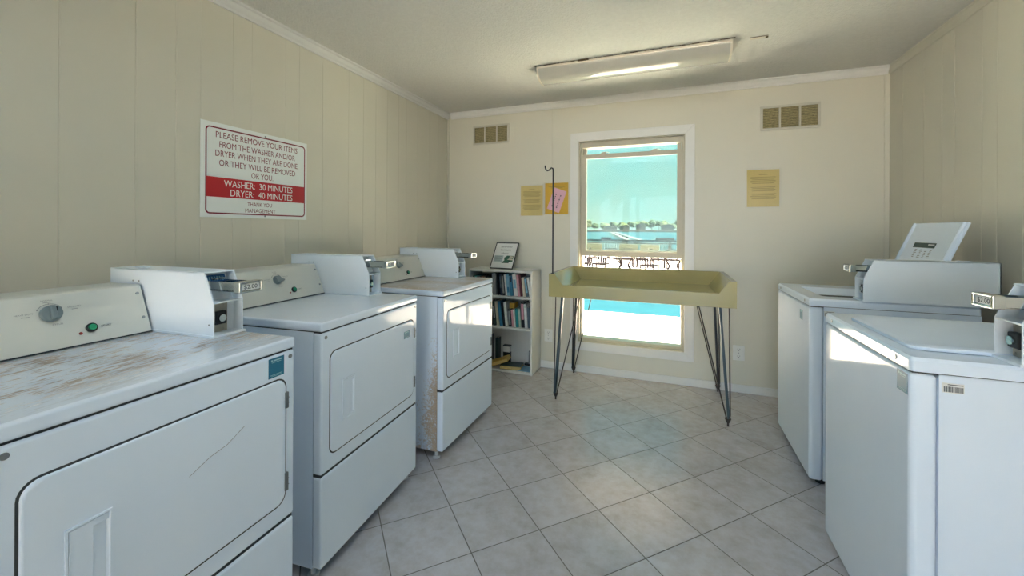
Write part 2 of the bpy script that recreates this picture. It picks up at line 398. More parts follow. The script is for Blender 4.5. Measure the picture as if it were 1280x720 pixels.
# added unseen stub wall and header, put in to shade the near left wall
struct(MB().box(XL, -1.65, -0.62, -0.50, 0, ZC).box(-1.65, XR, -0.62, -0.50, 2.3, ZC).build('added_shade_wall', M['wall']))
# crown, base and corner trims
def crown_profile(): return [(0, ZC), (0.04, ZC), (0.04, ZC - 0.01), (0.03, ZC - 0.016), (0.022, ZC - 0.034), (0.012, ZC - 0.046), (0.01, ZC - 0.058), (0, ZC - 0.058)]
struct(MB().prism([(XL + p, z) for p, z in crown_profile()], 'y', YF, YB).build('trim_1', M['trim']))
struct(MB().prism([(YB - p, z) for p, z in crown_profile()], 'x', XL + 0.04, XR - 0.012).build('trim_2', M['trim']))
struct(MB().prism([(XR - p * 0.4, z) for p, z in crown_profile()], 'y', YF, YB).build('trim_3', M['wall']))
struct(MB().box(XL, XL + 0.018, YB - 0.018, YB, 0, ZC - 0.058, 0.006).build('trim_4', M['wall']))
struct(MB().box(XR - 0.03, XR, YB - 0.008, YB, 0, ZC - 0.058, 0.003).build('trim_5', M['wall']))
struct(MB().box(XL + 0.018, XR, YB - 0.013, YB, 0, 0.064, 0.004).build('baseboard_back', M['trim']))
struct(MB().box(XL, XL + 0.013, YF, YB - 0.02, 0, 0.064, 0.004).build('baseboard_left', M['trim']))
struct(MB().box(XR - 0.013, XR, YF, YB - 0.02, 0, 0.064, 0.004).build('baseboard_right', M['trim']))

# ------------------------------------------------------------------ window
win = bpy.data.objects.new('window_1', None); col.objects.link(win); win.location = (0, 0, 0); struct(win)
cs = MB(); cw = 0.075; cx0, cx1, cz0, cz1 = -0.862, 0.190, 0.203, 2.190
cy0 = YB - 0.018
cs.prism([(cx0, cz1), (cx1, cz1), (cx1 - cw, cz1 - cw), (cx0 + cw, cz1 - cw)], 'y', cy0, YB, 0.002)
cs.prism([(cx0, cz0), (cx1, cz0), (cx1 - cw, cz0 + cw), (cx0 + cw, cz0 + cw)], 'y', cy0, YB, 0.002)
cs.prism([(cx0, cz0), (cx0 + cw, cz0 + cw), (cx0 + cw, cz1 - cw), (cx0, cz1)], 'y', cy0, YB, 0.002)
cs.prism([(cx1, cz0), (cx1 - cw, cz0 + cw), (cx1 - cw, cz1 - cw), (cx1, cz1)], 'y', cy0, YB, 0.002)
cs.build('casing', M['casing'], win)
jm = MB(); ix0, ix1, iz0, iz1 = cx0 + cw - 0.003, cx1 - cw + 0.003, cz0 + cw - 0.003, cz1 - cw + 0.003
for a, b in ((WX0, ix0 + 0.014), (ix1 - 0.014, WX1)): jm.box(a, b, YB - 0.004, YB + T, WZ0, WZ1)
jm.box(WX0, WX1, YB - 0.004, YB + T, iz1 - 0.012, WZ1)
for a, b in ((ix0 + 0.014, ix0 + 0.030), (ix1 - 0.030, ix1 - 0.014)): jm.box(a, b, YB + 0.035, YB + T, WZ0, iz1 - 0.012, 0.002)
jm.box(WX0, WX1, YB - 0.004, YB + 0.03, WZ0, 0.288, 0.003).box(WX0, WX1, YB + 0.03, YB + T, WZ0, 0.308, 0.003)
jm.box(ix0 + 0.014, ix1 - 0.014, YB + 0.032, YB + 0.084, 2.058, iz1 - 0.010, 0.002)
jm.build('frame', M['vinyl'], win)
def sash(name, x0, x1, z0, z1, gx0, gx1, gz0, gz1, y0, y1):
    s = MB(); s.box(x0, gx0, y0, y1, z0, z1, 0.003).box(gx1, x1, y0, y1, z0, z1, 0.003).box(gx0, gx1, y0, y1, z0, gz0, 0.003).box(gx0, gx1, y0, y1, gz1, z1, 0.003)
    f = s.build(name, M['vinyl'], win)
    ym = (y0 + y1) / 2
    MB().box(gx0 - 0.004, gx1 + 0.004, ym - 0.002, ym + 0.002, gz0 - 0.004, gz1 + 0.004).build('glass_pane', M['glass'], f)
    return f
ls = sash('lower_sash', -0.772, 0.099, 1.062, 1.996, -0.726, 0.054, 1.107, 1.957, 3.79, 3.82)
us = sash('upper_sash', -0.757, 0.086, 1.085, 2.09, -0.730, 0.056, 1.12, 2.055, 3.84, 3.87)
for xx in (-0.555, -0.115):
    lt = MB()
    lt.prism([(xx - 0.05, 1.994), (xx + 0.012, 1.994), (xx + 0.012, 2.006), (xx - 0.004, 2.015), (xx - 0.028, 2.012)], 'y', 3.795, 3.815, 0.002)
    lt.tube([(xx - 0.004, 3.805, 2.010), (xx + 0.016, 3.803, 2.012), (xx + 0.034, 3.80, 2.004)], 0.003)
    lt.build('sash_latch', M['vinyl'], ls)

# ------------------------------------------------------------------ machines
def coin_box(par, price, blue=False, slide=0.0):
    Y0, Y1 = 0.240, 0.340
    prof = [(-0.72, 0.957), (-0.72, 1.160), (-0.262, 1.160), (-0.220, 1.066), (-0.220, 0.957)]
    c = MB()
    for a in (Y0, Y1 - 0.004): c.prism(prof, 'y', a, a + 0.004)
    c.prism([(-0.72, 1.157), (-0.258, 1.157), (-0.261, 1.1605), (-0.72, 1.1605)], 'y', Y0, Y1)
    c.box(-0.72, -0.716, Y0, Y1, 0.957, 1.16)
    c.box(-0.72, -0.213, Y0 - 0.004, Y1 + 0.004, 0.9555, 0.9625)
    c.box(-0.30, -0.219, Y0 + 0.004, Y1 - 0.004, 1.061, 1.066)
    c.box(-0.262, -0.258, Y0 + 0.004, Y1 - 0.004, 0.9625, 1.061)
    c.prism([(-0.305, 1.157), (-0.30, 1.157), (-0.262, 1.066), (-0.267, 1.066)], 'y', Y0 + 0.004, Y1 - 0.004)
    c.box(-0.645, -0.62, Y0 + 0.03, Y0 + 0.055, 1.1605, 1.164, 0.001).box(-0.61, -0.595, Y0 + 0.035, Y0 + 0.05, 1.1605, 1.165, 0.001)
    box = c.build('coin_box', M['coinbox'], par)
    s = MB()
    for xx in (-0.60, -0.57): s.cyl((xx, Y0 - 0.0006, 1.12), (xx, Y0 + 0.001, 1.12), 0.003, seg=10)
    s.cyl((-0.238, Y0 - 0.001, 0.995), (-0.238, Y0 + 0.001, 0.995), 0.003, seg=10)
    s.build_each('screw', M['steel'], box)
    # vault plate and lock in the lower opening
    v = MB(); v.box(-0.2578, -0.2558, Y0 + 0.006, Y1 - 0.028, 0.964, 1.058)
    for zz in (0.972, 1.05):
        for yy in (Y0 + 0.014, Y1 - 0.038): v.cyl((-0.2558, yy, zz), (-0.2535, yy, zz), 0.004, seg=10)
    v.build('vault_plate', mv, box)
    k = MB(); k.box(-0.2558, -0.236, Y0 + 0.018, Y0 + 0.058, 0.990, 1.032, 0.004); lk = k.build('lock', M['blk'], box)
    MB().cyl((-0.236, Y0 + 0.038, 1.011), (-0.229, Y0 + 0.038, 1.011), 0.0115).box(-0.229, -0.2285, Y0 + 0.030, Y0 + 0.046, 1.0095, 1.0125).build('lock_barrel', M['chrome'], lk)
    # coin slide
    yA, yB_ = Y0 + 0.020, Y1 - 0.018
    sl = MB()
    sl.box(-0.285, -0.140, yA, yB_, 1.100, 1.106).box(-0.285, -0.140, yA, yA + 0.003, 1.100, 1.130).box(-0.285, -0.140, yB_ - 0.003, yB_, 1.100, 1.130)
    sl.box(-0.275, -0.150, yA + 0.006, yB_ - 0.006, 1.112, 1.123, 0.002)
    for q in range(5): sl.cyl((-0.27 + q * 0.0, yA + 0.012 + q * 0.009, 1.135), (-0.262, yA + 0.012 + q * 0.009, 1.135), 0.0035, seg=8)
    so = sl.build('coin_slide', M['chrome'], box); so.location.x = slide
    hd = MB(); hd.box(-0.148, -0.122, yA - 0.008, yB_ + 0.008, 1.098, 1.104, 0.002).box(-0.148, -0.122, yA - 0.008, yB_ + 0.008, 1.128, 1.134, 0.002)
    hd.box(-0.148, -0.122, yA - 0.010, yA - 0.002, 1.099, 1.133, 0.002).box(-0.148, -0.122, yB_ + 0.002, yB_ + 0.010, 1.099, 1.133, 0.002)
    hd.box(-0.148, -0.130, yA - 0.006, yB_ + 0.006, 1.100, 1.132)
    hd.build('slide_head', M['chrome'], so)
    pl = MB(); pl.box(-0.130, -0.1265, yA - 0.001, yB_ + 0.001, 1.1055, 1.1265, 0.001); po = pl.build('price_plate', M['white_paper'], so)
    tx = MB(); add_text(tx, price, Matrix.Translation((-0.1262, (yA + yB_) / 2, 1.110)) @ FACE['+x'], w=0.046, h=0.0125, bold=0.012, center=True); tx.build('price_lettering', M['print'], po)
    if blue:
        b = MB(); mt = Matrix.Translation((-0.2795, 0, 1.122)) @ Matrix.Rotation(R(-22.7), 4, 'Y')
        b.box(0, 0.0012, Y0 + 0.018, Y1 - 0.014, 0.002, 0.026, mtx=mt); lb = b.build('coin_label', mb_blue, box)
        p = MB()
        for q in range(7): p.box(0.0012, 0.0015, Y0 + 0.023 + q * 0.0085, Y0 + 0.0265 + q * 0.0085, 0.007, 0.020, mtx=mt)
        p.build('label_marks', M['pale_print'], lb)
    return box
mv = mat('vault_plate_metal', (176, 172, 158), 0.4, metal=0.3)
mb_blue = mat('blue_label', (36, 96, 150), 0.4)

def screws_at(par, pts, ax='x', r=0.0065):
    s = MB()
    for p in pts:
        d = Vector((0.002, 0, 0)); s.cyl(Vector(p) - d, Vector(p) + d, r, seg=14)
    return s.build_each('screw', M['steel'], par)

def sticker(par, x, y0, y1, z0, z1, cut=False):
    o = MB().box(x, x + 0.0006, y0, y1, z0, z1).build('teal_sticker', M['teal'], par)
    w, h = y1 - y0, z1 - z0; p = MB(); X0, X1 = x + 0.0006, x + 0.0008
    p.box(X0, X1, y0 + 0.16 * w, y0 + 0.26 * w, z1 - 0.18 * h, z1 - 0.08 * h)
    p.box(X0, X1, y0 + 0.30 * w, y0 + 0.84 * w, z1 - 0.17 * h, z1 - 0.10 * h)
    p.box(X0, X1, y0 + 0.2 * w, y0 + 0.8 * w, z1 - 0.24 * h, z1 - 0.215 * h)
    p.box(X0, X1, y0 + 0.12 * w, y0 + 0.88 * w, z0 + 0.13 * h, z0 + 0.155 * h).box(X0, X1, y0 + 0.18 * w, y0 + 0.82 * w, z0 + 0.07 * h, z0 + 0.09 * h)
    p.build('sticker_print', M['pale_print'], o); o['label'] = 'small teal sticker with pale lines'
    return o
def rrect(y0, y1, z0, z1, r, n=6):
    out = []
    for cy, cz, a0 in ((y1 - r, z1 - r, 0), (y0 + r, z1 - r, 90), (y0 + r, z0 + r, 180), (y1 - r, z0 + r, 270)):
        for k in range(n + 1):
            a = R(a0 + 90 * k / n); out.append((cy + r * math.cos(a), cz + r * math.sin(a)))
    return out
def ring_faces(mb, ra, xa, rb, xb):
    b = mb.bm; va = [b.verts.new((xa, *p)) for p in ra]; vb = [b.verts.new((xb, *p)) for p in rb]; n = len(va)
    for i in range(n): b.faces.new((va[i], va[(i + 1) % n], vb[(i + 1) % n], vb[i]))
    return mb

def dryer(label, loc, rot, top, side, price, sticker_kind, round_knob, knobmat, dl=0.0):
    d = thing('coin_dryer', label, 'dryer', (loc[0], loc[1], 0), R(rot), 'coin dryers along the left wall')
    hw = 0.3425
    vert = lambda q: abs(q.verts[0].co.z - q.verts[1].co.z) > 0.05
    MB().box(-0.70, -0.0405, -hw + 0.002, hw - 0.002, 0.046, 0.918).build('cabinet', side, d)
    # upper front panel with the door opening
    fp = MB(); fp.box(-0.040, 0, -hw, hw, 0.394, 0.9165, 0.009); fo = fp.build('front_panel', M['enamel'], d)
    MB().box(-0.040, 0, -hw, hw, 0.050, 0.386, 0.009).build('toe_panel', M['enamel'], d)
    MB().box(-0.040, -0.006, -hw + 0.004, hw - 0.004, 0.384, 0.396).box(-0.69, -0.006, -hw + 0.004, hw - 0.004, 0.915, 0.9215).build_each('seam_gap', M['seam'], d)
    MB().box(-0.70, 0.002, -hw - 0.001, hw + 0.001, 0.921, 0.955, 0.008, 4).build('worktop', top, d)
    # door: raised rounded slab in a dark shadow gap
    y0, y1, z0, z1 = -0.298 + dl, 0.306, 0.452, 0.836
    gp = MB(); pr = rrect(y0 - 0.0045, y1 + 0.0045, z0 - 0.0045, z1 + 0.0045, 0.034)
    gp.prism(pr, 'x', -0.002, 0.0006); gp.build('door_gap', M['seam'], d)
    dm = MB(); outer = rrect(y0, y1, z0, z1, 0.03); inner = rrect(y0 + 0.006, y1 - 0.006, z0 + 0.006, z1 - 0.006, 0.026)
    mid = rrect(y0 + 0.002, y1 - 0.002, z0 + 0.002, z1 - 0.002, 0.029)
    hy0, hy1, hz0, hz1 = -0.236 + dl, -0.168 + dl, 0.556, 0.712
    b = dm.bm; ring_faces(dm, outer, 0.0, mid, 0.004); ring_faces(dm, mid, 0.004, inner, 0.006)
    # face with a rectangular hole for the recessed pull
    ed = []
    for loop in (inner, [(hy0, hz0), (hy1, hz0), (hy1, hz1), (hy0, hz1)]):
        vv = [b.verts.new((0.006, *p)) for p in loop]
        ed += [b.edges.new((vv[i], vv[(i + 1) % len(vv)])) for i in range(len(vv))]
    bmesh.ops.triangle_fill(b, use_beauty=True, use_dissolve=False, edges=ed)
    bmesh.ops.remove_doubles(b, verts=b.verts, dist=0.0001); bmesh.ops.recalc_face_normals(b, faces=b.faces)
    dm.bev = True
    do = dm.build('door', M['enamel'], d)
    hm = MB()
    hr = [(hy0 + .001, hz0 + .001), (hy1 - .001, hz0 + .001), (hy1 - .001, hz1 - .001), (hy0 + .001, hz1 - .001)]
    def rect(a0, a1, c0, c1): return [(a0, c0), (a1, c0), (a1, c1), (a0, c1)]
    r0 = rect(hy0 - .003, hy1 + .003, hz0 - .003, hz1 + .003); r1 = rect(hy0 + .001, hy1 - .001, hz0 + .001, hz1 - .001)
    r2 = rect(hy0 + .005, hy1 - .005, hz0 + .008, hz1 - .008)
    ring_faces(hm, r0, 0.006, r0, 0.0095); ring_faces(hm, r0, 0.0095, r1, 0.0095); ring_faces(hm, r1, 0.0095, r2, 0.0025)
    hm.bm.faces.new([hm.bm.verts.new((0.0025, *p)) for p in r2])
    bmesh.ops.recalc_face_normals(hm.bm, faces=hm.bm.faces)
    hm.box(0.0015, 0.0078, hy0 + 0.003, hy0 + 0.040, hz0 + 0.004, hz1 - 0.004, 0.001).box(0.0015, 0.0078, hy0 + 0.039, hy1 - 0.003, hz1 - 0.016, hz1 - 0.004, 0.001).box(0.0015, 0.0078, hy0 + 0.039, hy1 - 0.003, hz0 + 0.004, hz0 + 0.014, 0.001)
    hm.build('door_handle', M['enamel'], do)
    for a, c in ((0.742, 0.792), (0.486, 0.542)):
        h = MB(); h.box(0.002, 0.010, 0.300, 0.312, a, c, 0.002)
        for q in (0.33, 0.66): h.box(0.002, 0.0108, 0.300, 0.312, a + (c - a) * q - 0.001, a + (c - a) * q + 0.001)
        h.build('hinge', M['hinge'], do)
    screws_at(d, [(0.0, -0.322 + dl * 1.2, 0.898), (0.0, 0.324, 0.898)])
    for sx_ in (-0.055, -0.66):
        for sy_ in (-0.315, 0.315):
            MB().cyl((sx_, sy_, 0), (sx_, sy_, 0.012), 0.021, bev=0.003).cyl((sx_, sy_, 0.012), (sx_, sy_, 0.047), 0.010).build('foot', M['foot'], d)
    # slanted console
    cp = [(-0.70, 0.955), (-0.492, 0.955), (-0.492, 0.959), (-0.552, 1.106), (-0.560, 1.110), (-0.70, 1.110)]
    co = MB().prism(cp, 'y', -hw, 0.2335, 0.0015).build('console', M['console'], d)
    tilt = math.atan2(0.060, 0.147)
    def cm(y, z):      # frame on the slanted face: local x reads along +y, z up the slope, normal out
        t = (z - 0.959) / 0.147
        return Matrix.Translation((-0.492 - 0.060 * t + 0.0012, y, z)) @ Matrix.Rotation(-tilt, 4, 'Y')
    MB().box(-0.001, 0.0008, -hw, 0.2335, 0, 0.004, mtx=cm(0, 0.957)).build('base_gap', M['seam'], co)
    ky = 0.005 if round_knob else -0.035
    kn = MB(); mt = cm(ky, 1.056) @ Matrix.Rotation(R(90), 4, 'Y')
    if round_knob:
        kn.lathe([(0.0235, 0), (0.0235, 0.004), (0.022, 0.012), (0.020, 0.013)], mtx=mt)
        kn.box(0.012, 0.022, -0.006, 0.006, -0.019, 0.019, 0.003, mtx=cm(ky, 1.056))
        kn.box(0.0125, 0.0135, 0.009, 0.012, 0.004, 0.017, mtx=cm(ky, 1.056))
    else:
        kn.lathe([(0.021, 0), (0.021, 0.005), (0.018, 0.014), (0.016, 0.015)], mtx=mt)
        kn.prism([(-0.018, 0.008), (0.0, 0.012), (0.030, -0.004), (0.028, -0.010), (-0.014, -0.012)], 'x', 0.004, 0.019, 0.002, mtx=cm(ky, 1.056))
    ko = kn.build('knob', knobmat, co)
    if round_knob: MB().box(0.0128, 0.0142, 0.0085, 0.0115, 0.003, 0.017, mtx=cm(ky, 1.056)).build('knob_mark', M['blk'], ko)
    sy = ky + 0.079
    st = MB().lathe([(0.0135, 0), (0.0135, 0.006), (0.0115, 0.008), (0.0105, 0.006)], mtx=cm(sy, 1.001) @ Matrix.Rotation(R(90), 4, 'Y')).build('start_button', M['blk'], co)
    MB().lathe([(0.0095, 0.005), (0.0095, 0.009), (0.008, 0.0105)], mtx=cm(sy, 1.001) @ Matrix.Rotation(R(90), 4, 'Y')).build('button_cap', M['green'], st)
    MB().lathe([(0.0042, 0), (0.0042, 0.002), (0.003, 0.003)], 12, mtx=cm(sy - 0.026, 0.990) @ Matrix.Rotation(R(90), 4, 'Y')).build('pilot_lamp', M['red'], co)
    pm = MB()
    def prn(s, y, z, h, w=None, bold=0): add_text(pm, s, cm(y, z) @ Matrix.Translation((0.0006, 0, 0)) @ FACE['+x'], w=w, h=h, bold=bold, center=True)
    prn('HEAVY DUTY', ky - 0.052, 1.060, 0.0042); prn('NORMAL', ky - 0.002, 1.0905, 0.0042); prn('DELICATES', ky + 0.053, 1.066, 0.0042); prn('CYCLES', ky + 0.010, 1.0235, 0.0045)
    prn('START', sy + 0.036, 0.998, 0.0060, bold=0.01)
    pts = []
    for k in range(13):
        a = R(150 - 10 * k); pts.append((0.0010, 0.029 * math.cos(a), 0.029 * math.sin(a)))
    pm.tube(pts, 0.0006, 6, mtx=cm(ky, 1.056))
    for a in (150, 90, 30): pm.cyl((0.0004, 0.029 * math.cos(R(a)), 0.029 * math.sin(R(a))), (0.0014, 0.029 * math.cos(R(a)), 0.029 * math.sin(R(a))), 0.0015, seg=8, mtx=cm(ky, 1.056))
    for (yy, zz, w) in ((ky - 0.05, 1.054, 0.016), (ky - 0.002, 1.0865, 0.018), (ky + 0.053, 1.0605, 0.014)): pm.box(0.0006, 0.001, yy - ky - w / 2, yy - ky + w / 2, 0, 0.0012, mtx=cm(ky, zz))
    pm.build_each('printed_marking', M['grey_print'], co)
    s = MB()
    for yy, zz in ((0.219, 1.083), (0.219, 1.006)): s.cyl((-0.001, 0, 0), (0.002, 0, 0), 0.0045, seg=12, mtx=cm(yy, zz))
    s.build_each('screw', M['steel'], co)
    coin_box(d, price, blue=round_knob)
    if sticker_kind == 'panel': sticker(d, 0.0002, 0.246, 0.301, 0.850, 0.909)
    if sticker_kind == 'door': sticker(do, 0.0062, 0.206, 0.258, 0.758, 0.792)
    return d

d1 = dryer('white coin dryer nearest the camera with rust-scratched top and round grey knob', (-1.102, 0.637), 2.8, M['top_scratched'], M['enamel_side'], '$2.00', 'panel', True, M['knob'], 0.032)
sc = MB(); sc.tube([(0.0060, 0.02, 0.690), (0.0062, 0.07, 0.712), (0.0062, 0.115, 0.722), (0.0062, 0.165, 0.749)], 0.0006, 5); sc.build('scratch', M['grey_print'], d1)
d2 = dryer('white coin dryer in the middle of the left row with a teal door sticker', (-1.211, 1.4935), 4.4, M['top_light'], M['enamel_side'], '$2.00', 'door', False, M['knob'])
MB().lathe([(0.006, 0), (0.010, 0.004), (0.010, 0.012), (0.006, 0.016)], 16, mtx=Matrix.Translation((-0.30, 0.340, 1.140)) @ Matrix.Rotation(R(-90), 4, 'X')).build('side_knob', M['blk'], d2)
d3 = dryer('white coin dryer farthest along the left row with browned top and rusty left side', (-1.183, 2.352), 0, M['top_tan'], M['rusty_side'], '$2.00', None, False, M['knob'])

def washer(label, loc, open_lid, rot, price):
    w = thing('coin_washer', label, 'washer', (loc[0], loc[1], 0), R(rot), 'coin washers along the right wall')
    hw = 0.335; dep = 0.66
    MB().box(-dep, -0.0605, -hw + 0.002, hw - 0.002, 0.030, 0.914).build('cabinet', M['enamel_side'], w)
    vert = lambda q: abs(q.verts[0].co.z - q.verts[1].co.z) > 0.3
    MB().box(-0.060, 0, -hw, hw, 0.024, 0.9135, 0.016, 5).build('front_panel', M['enamel'], w)
    MB().box(-0.62, -0.006, -hw + 0.005, hw - 0.005, 0.9115, 0.917).build_each('seam_gap', M['seam'], w)
    # deck with a rounded rectangular opening
    dk = MB(); b = dk.bm
    ox0, ox1, oy0, oy1 = -0.455, -0.085, -0.185, 0.225
    N = 40
    def rr(x0, x1, y0, y1, r, z): return [(p[0], p[1], z) for p in rrect(x0, x1, y0, y1, r, 9)]
    loops = [rr(-dep, 0.001, -hw - 0.001, hw + 0.001, 0.012, 0.917), rr(-dep, 0.001, -hw - 0.001, hw + 0.001, 0.012, 0.946), rr(-dep + 0.006, -0.006, -hw + 0.006, hw - 0.006, 0.012, 0.955),
             rr(ox0, ox1, oy0, oy1, 0.03, 0.955), rr(ox0 + 0.006, ox1 - 0.006, oy0 + 0.006, oy1 - 0.006, 0.03, 0.949)]
    cx, cy = (ox0 + ox1) / 2, (oy0 + oy1) / 2
    vl = [[b.verts.new(p) for p in L] for L in loops]
    n = len(vl[0])
    circ = lambda r, z: [b.verts.new((cx + r * math.cos(2 * math.pi * (k + 0.5) / n), cy + r * math.sin(2 * math.pi * (k + 0.5) / n), z)) for k in range(n)]
    ang0 = math.atan2(vl[-1][0].co.y - cy, vl[-1][0].co.x - cx)
    def circ(r, z): return [b.verts.new((cx + r * math.cos(math.atan2(v.co.y - cy, v.co.x - cx)), cy + r * math.sin(math.atan2(v.co.y - cy, v.co.x - cx)), z)) for v in vl[4]]
    vl.append(circ(0.172, 0.905))
    for a, c in zip(vl, vl[1:]):
        for k in range(n): b.faces.new((a[k], a[(k + 1) % n], c[(k + 1) % n], c[k]))
    bmesh.ops.recalc_face_normals(b, faces=b.faces); dk.bev = True
    deck = dk.build('deck', M['enamel'], w)
    if open_lid:
        tb = MB(); tb.lathe([(0.178, 0.903), (0.178, 0.895), (0.165, 0.892)], 40, mtx=Matrix.Translation((cx, cy, 0)))
        MB_ = tb
        b2 = bmesh.new(); rings = [[b2.verts.new((cx + r * math.cos(2 * math.pi * k / 40), cy + r * math.sin(2 * math.pi * k / 40), z)) for k in range(40)] for r, z in ((0.172, 0.905), (0.168, 0.89), (0.16, 0.885), (0.16, 0.55))]
        for a, c in zip(rings, rings[1:]):
            for k in range(40): b2.faces.new((a[k], c[k], c[(k + 1) % 40], a[(k + 1) % 40]))
        b2.faces.new(rings[-1])
        t2 = MB(); t2.merge(b2); t2.bev = True; t2.build('tub', M['tub'], deck)
        MB().lathe([(0.07, 0.551), (0.06, 0.57), (0.035, 0.62), (0.03, 0.78), (0.02, 0.80)], 24, mtx=Matrix.Translation((cx, cy, 0))).build('agitator', M['foot'], deck)
        rg = MB(); rg.tube([(cx + 0.1665 * math.cos(2 * math.pi * k / 48), cy + 0.1665 * math.sin(2 * math.pi * k / 48), 0.893) for k in range(49)], 0.0055, 8); rg.build('tub_seal', M['blk'], deck)
    # lid, hinged at the back
    y0, y1 = (-0.205, 0.245)
    lx0 = -0.50 if open_lid else -0.475
    L = 0.415
    lm = MB(); lm.box(0, L, y0, y1, 0.0, 0.016, 0.006, 3)
    if not open_lid:
        lm = MB(); b = lm.bm
        la = [b.verts.new(p) for p in rr(0, L + 0.02, y0, y1, 0.03, 0.0)]; lb = [b.verts.new(p) for p in rr(0, L + 0.02, y0, y1, 0.03, 0.009)]
        lc = [b.verts.new(p) for p in rr(0.012, L + 0.006, y0 + 0.014, y1 - 0.014, 0.03, 0.015)]
        for a, c in ((la, lb), (lb, lc)):
            for k in range(len(a)): b.faces.new((a[k], a[(k + 1) % len(a)], c[(k + 1) % len(a)], c[k]))
        b.faces.new(lc); b.faces.new(la[::-1]); lm.bev = True
    else:
        lm.box(0.02, L - 0.004, y0 + 0.004, y0 + 0.020, -0.012, 0.004, 0.005).box(0.02, L - 0.004, y1 - 0.020, y1 - 0.004, -0.012, 0.004, 0.005)
    lid = lm.build('lid', M['enamel'], w)
    lid.location = (lx0, 0, 0.9565 if not open_lid else 0.966)
    if open_lid:
        lid.rotation_euler = (0, R(-(90 + 22)), 0)
        # instruction label on the inside of the lid (its under side)
        fm = lambda: None
        gm = mat('dark_green_label', (58, 78, 70), 0.5)
        lb = MB().box(0.268, 0.296, -0.105, 0.095, -0.0006, 0.0002).build('lid_label', gm, lid)
        pp = MB()
        pp.box(0.283, 0.289, 0.03, 0.085, -0.001, -0.0004)
        pp.build('label_print', M['white_paper'], lb)
        ip = MB()
        for yy in (0.075, 0.032, -0.012, -0.062):
            for q in range(6):
                ww = random.uniform(0.012, 0.026); ip.box(0.254 - q * 0.0085, 0.257 - q * 0.0085, yy - ww / 2, yy + ww / 2, -0.0006, 0.0002)
        ip.build('printed_instructions', M['grey_print'], lid)
    # rear console
    cp = [(-dep, 0.955), (-0.53, 0.955), (-0.57, 1.075), (-0.60, 1.09), (-dep, 1.09)]
    if not open_lid:
        co = MB().prism(cp, 'y', -0.20, 0.2335, 0.004).build('console', M['console'], w)
        MB().prism([(-dep - 0.001, 0.955), (-0.525, 0.955), (-0.565, 1.078), (-0.60, 1.094), (-dep - 0.001, 1.094)], 'y', -0.212, -0.20, 0.002).build('end_cap', M['console'], co)
        MB().cyl((-0.60, -0.2135, 1.07), (-0.60, -0.211, 1.07), 0.005, seg=12).build_each('screw', M['steel'], co)
    else:
        cp = [(-dep, 0.955), (-0.60, 0.955), (-0.625, 1.06), (-dep, 1.07)]
        co = MB().prism(cp, 'y', -hw, 0.2335, 0.004).build('console', M['console'], w)
    coin_box(w, price, slide=-0.045)
    screws_at(w, [(0.0012, -0.25, 0.934), (0.0012, 0.255, 0.934)])
    for sx_ in (-0.06, -0.60):
        for sy_ in (-0.29, 0.29): MB().cyl((sx_, sy_, 0), (sx_, sy_, 0.012), 0.022, bev=0.003).cyl((sx_, sy_, 0.012), (sx_, sy_, 0.031), 0.010).build('foot', M['blk'], w)
    if open_lid: sticker(w, 0.0002, 0.165, 0.215, 0.820, 0.872)
    else: sticker(w, 0.0002, 0.263, 0.320, 0.846, 0.903)
    # bar code label on the side toward the camera
    bo_ = 0.006 if open_lid else 0.0
    bl = MB().box(-0.112 + bo_, -0.067 + bo_, hw - 0.0022, hw - 0.0014, 0.868, 0.894).build('barcode_label', M['white_paper'], w)
    bp = MB(); x = -0.110
    while x < -0.071:
        ww = random.choice((0.0008, 0.0012, 0.0018)); bp.box(x, x + ww, hw - 0.0016, hw - 0.0010, 0.870, 0.885); x += ww + random.choice((0.0008, 0.0012))
    bp.box(-0.110, -0.078, hw - 0.0016, hw - 0.0010, 0.889, 0.891)
    bpo = bp.build('barcode', M['print'], bl); bpo.location.x = bo_
    return w
w2 = washer('white coin washer beyond the other with its lid standing open', (0.672, 2.856), True, 180, '$2.00')
w1 = washer('white coin washer nearest the camera on the right with closed lid', (0.62, 1.785), False, 180, '$2.00')

# ------------------------------------------------------------------ folding table with hairpin legs
tb = thing('laundry_folding_table', 'olive tan laundry folding table with raised rim on hairpin legs under the window', 'table', (-0.224, 3.36, 0))
TF, TBk = -0.36, 0.36                 # local y of front and rear faces
hwT = 0.63
t = MB()
pf = [(-hwT, 0.797), (hwT, 0.797), (hwT, 0.970), (hwT - 0.045, 0.970), (hwT - 0.105, 0.889), (-hwT + 0.105, 0.889), (-hwT + 0.045, 0.970), (-hwT, 0.970)]
t.prism(pf, 'y', TF, TF + 0.018, 0.0015)
ft = t.build('front_apron', M['table'], tb)
ZT = 0.868
MB().box(-hwT + 0.11, hwT - 0.11, TF + 0.018, TBk - 0.085, ZT - 0.02, ZT).build('tray_floor', mat('polished_tray_laminate', (166, 156, 106), 0.09, var=0.03, spec=0.7, coat=0.5), tb)
def rim(name, prof, a, b_, axis):
    return MB().prism(prof, axis, a, b_, 0.0015).build(name, M['table'], tb)
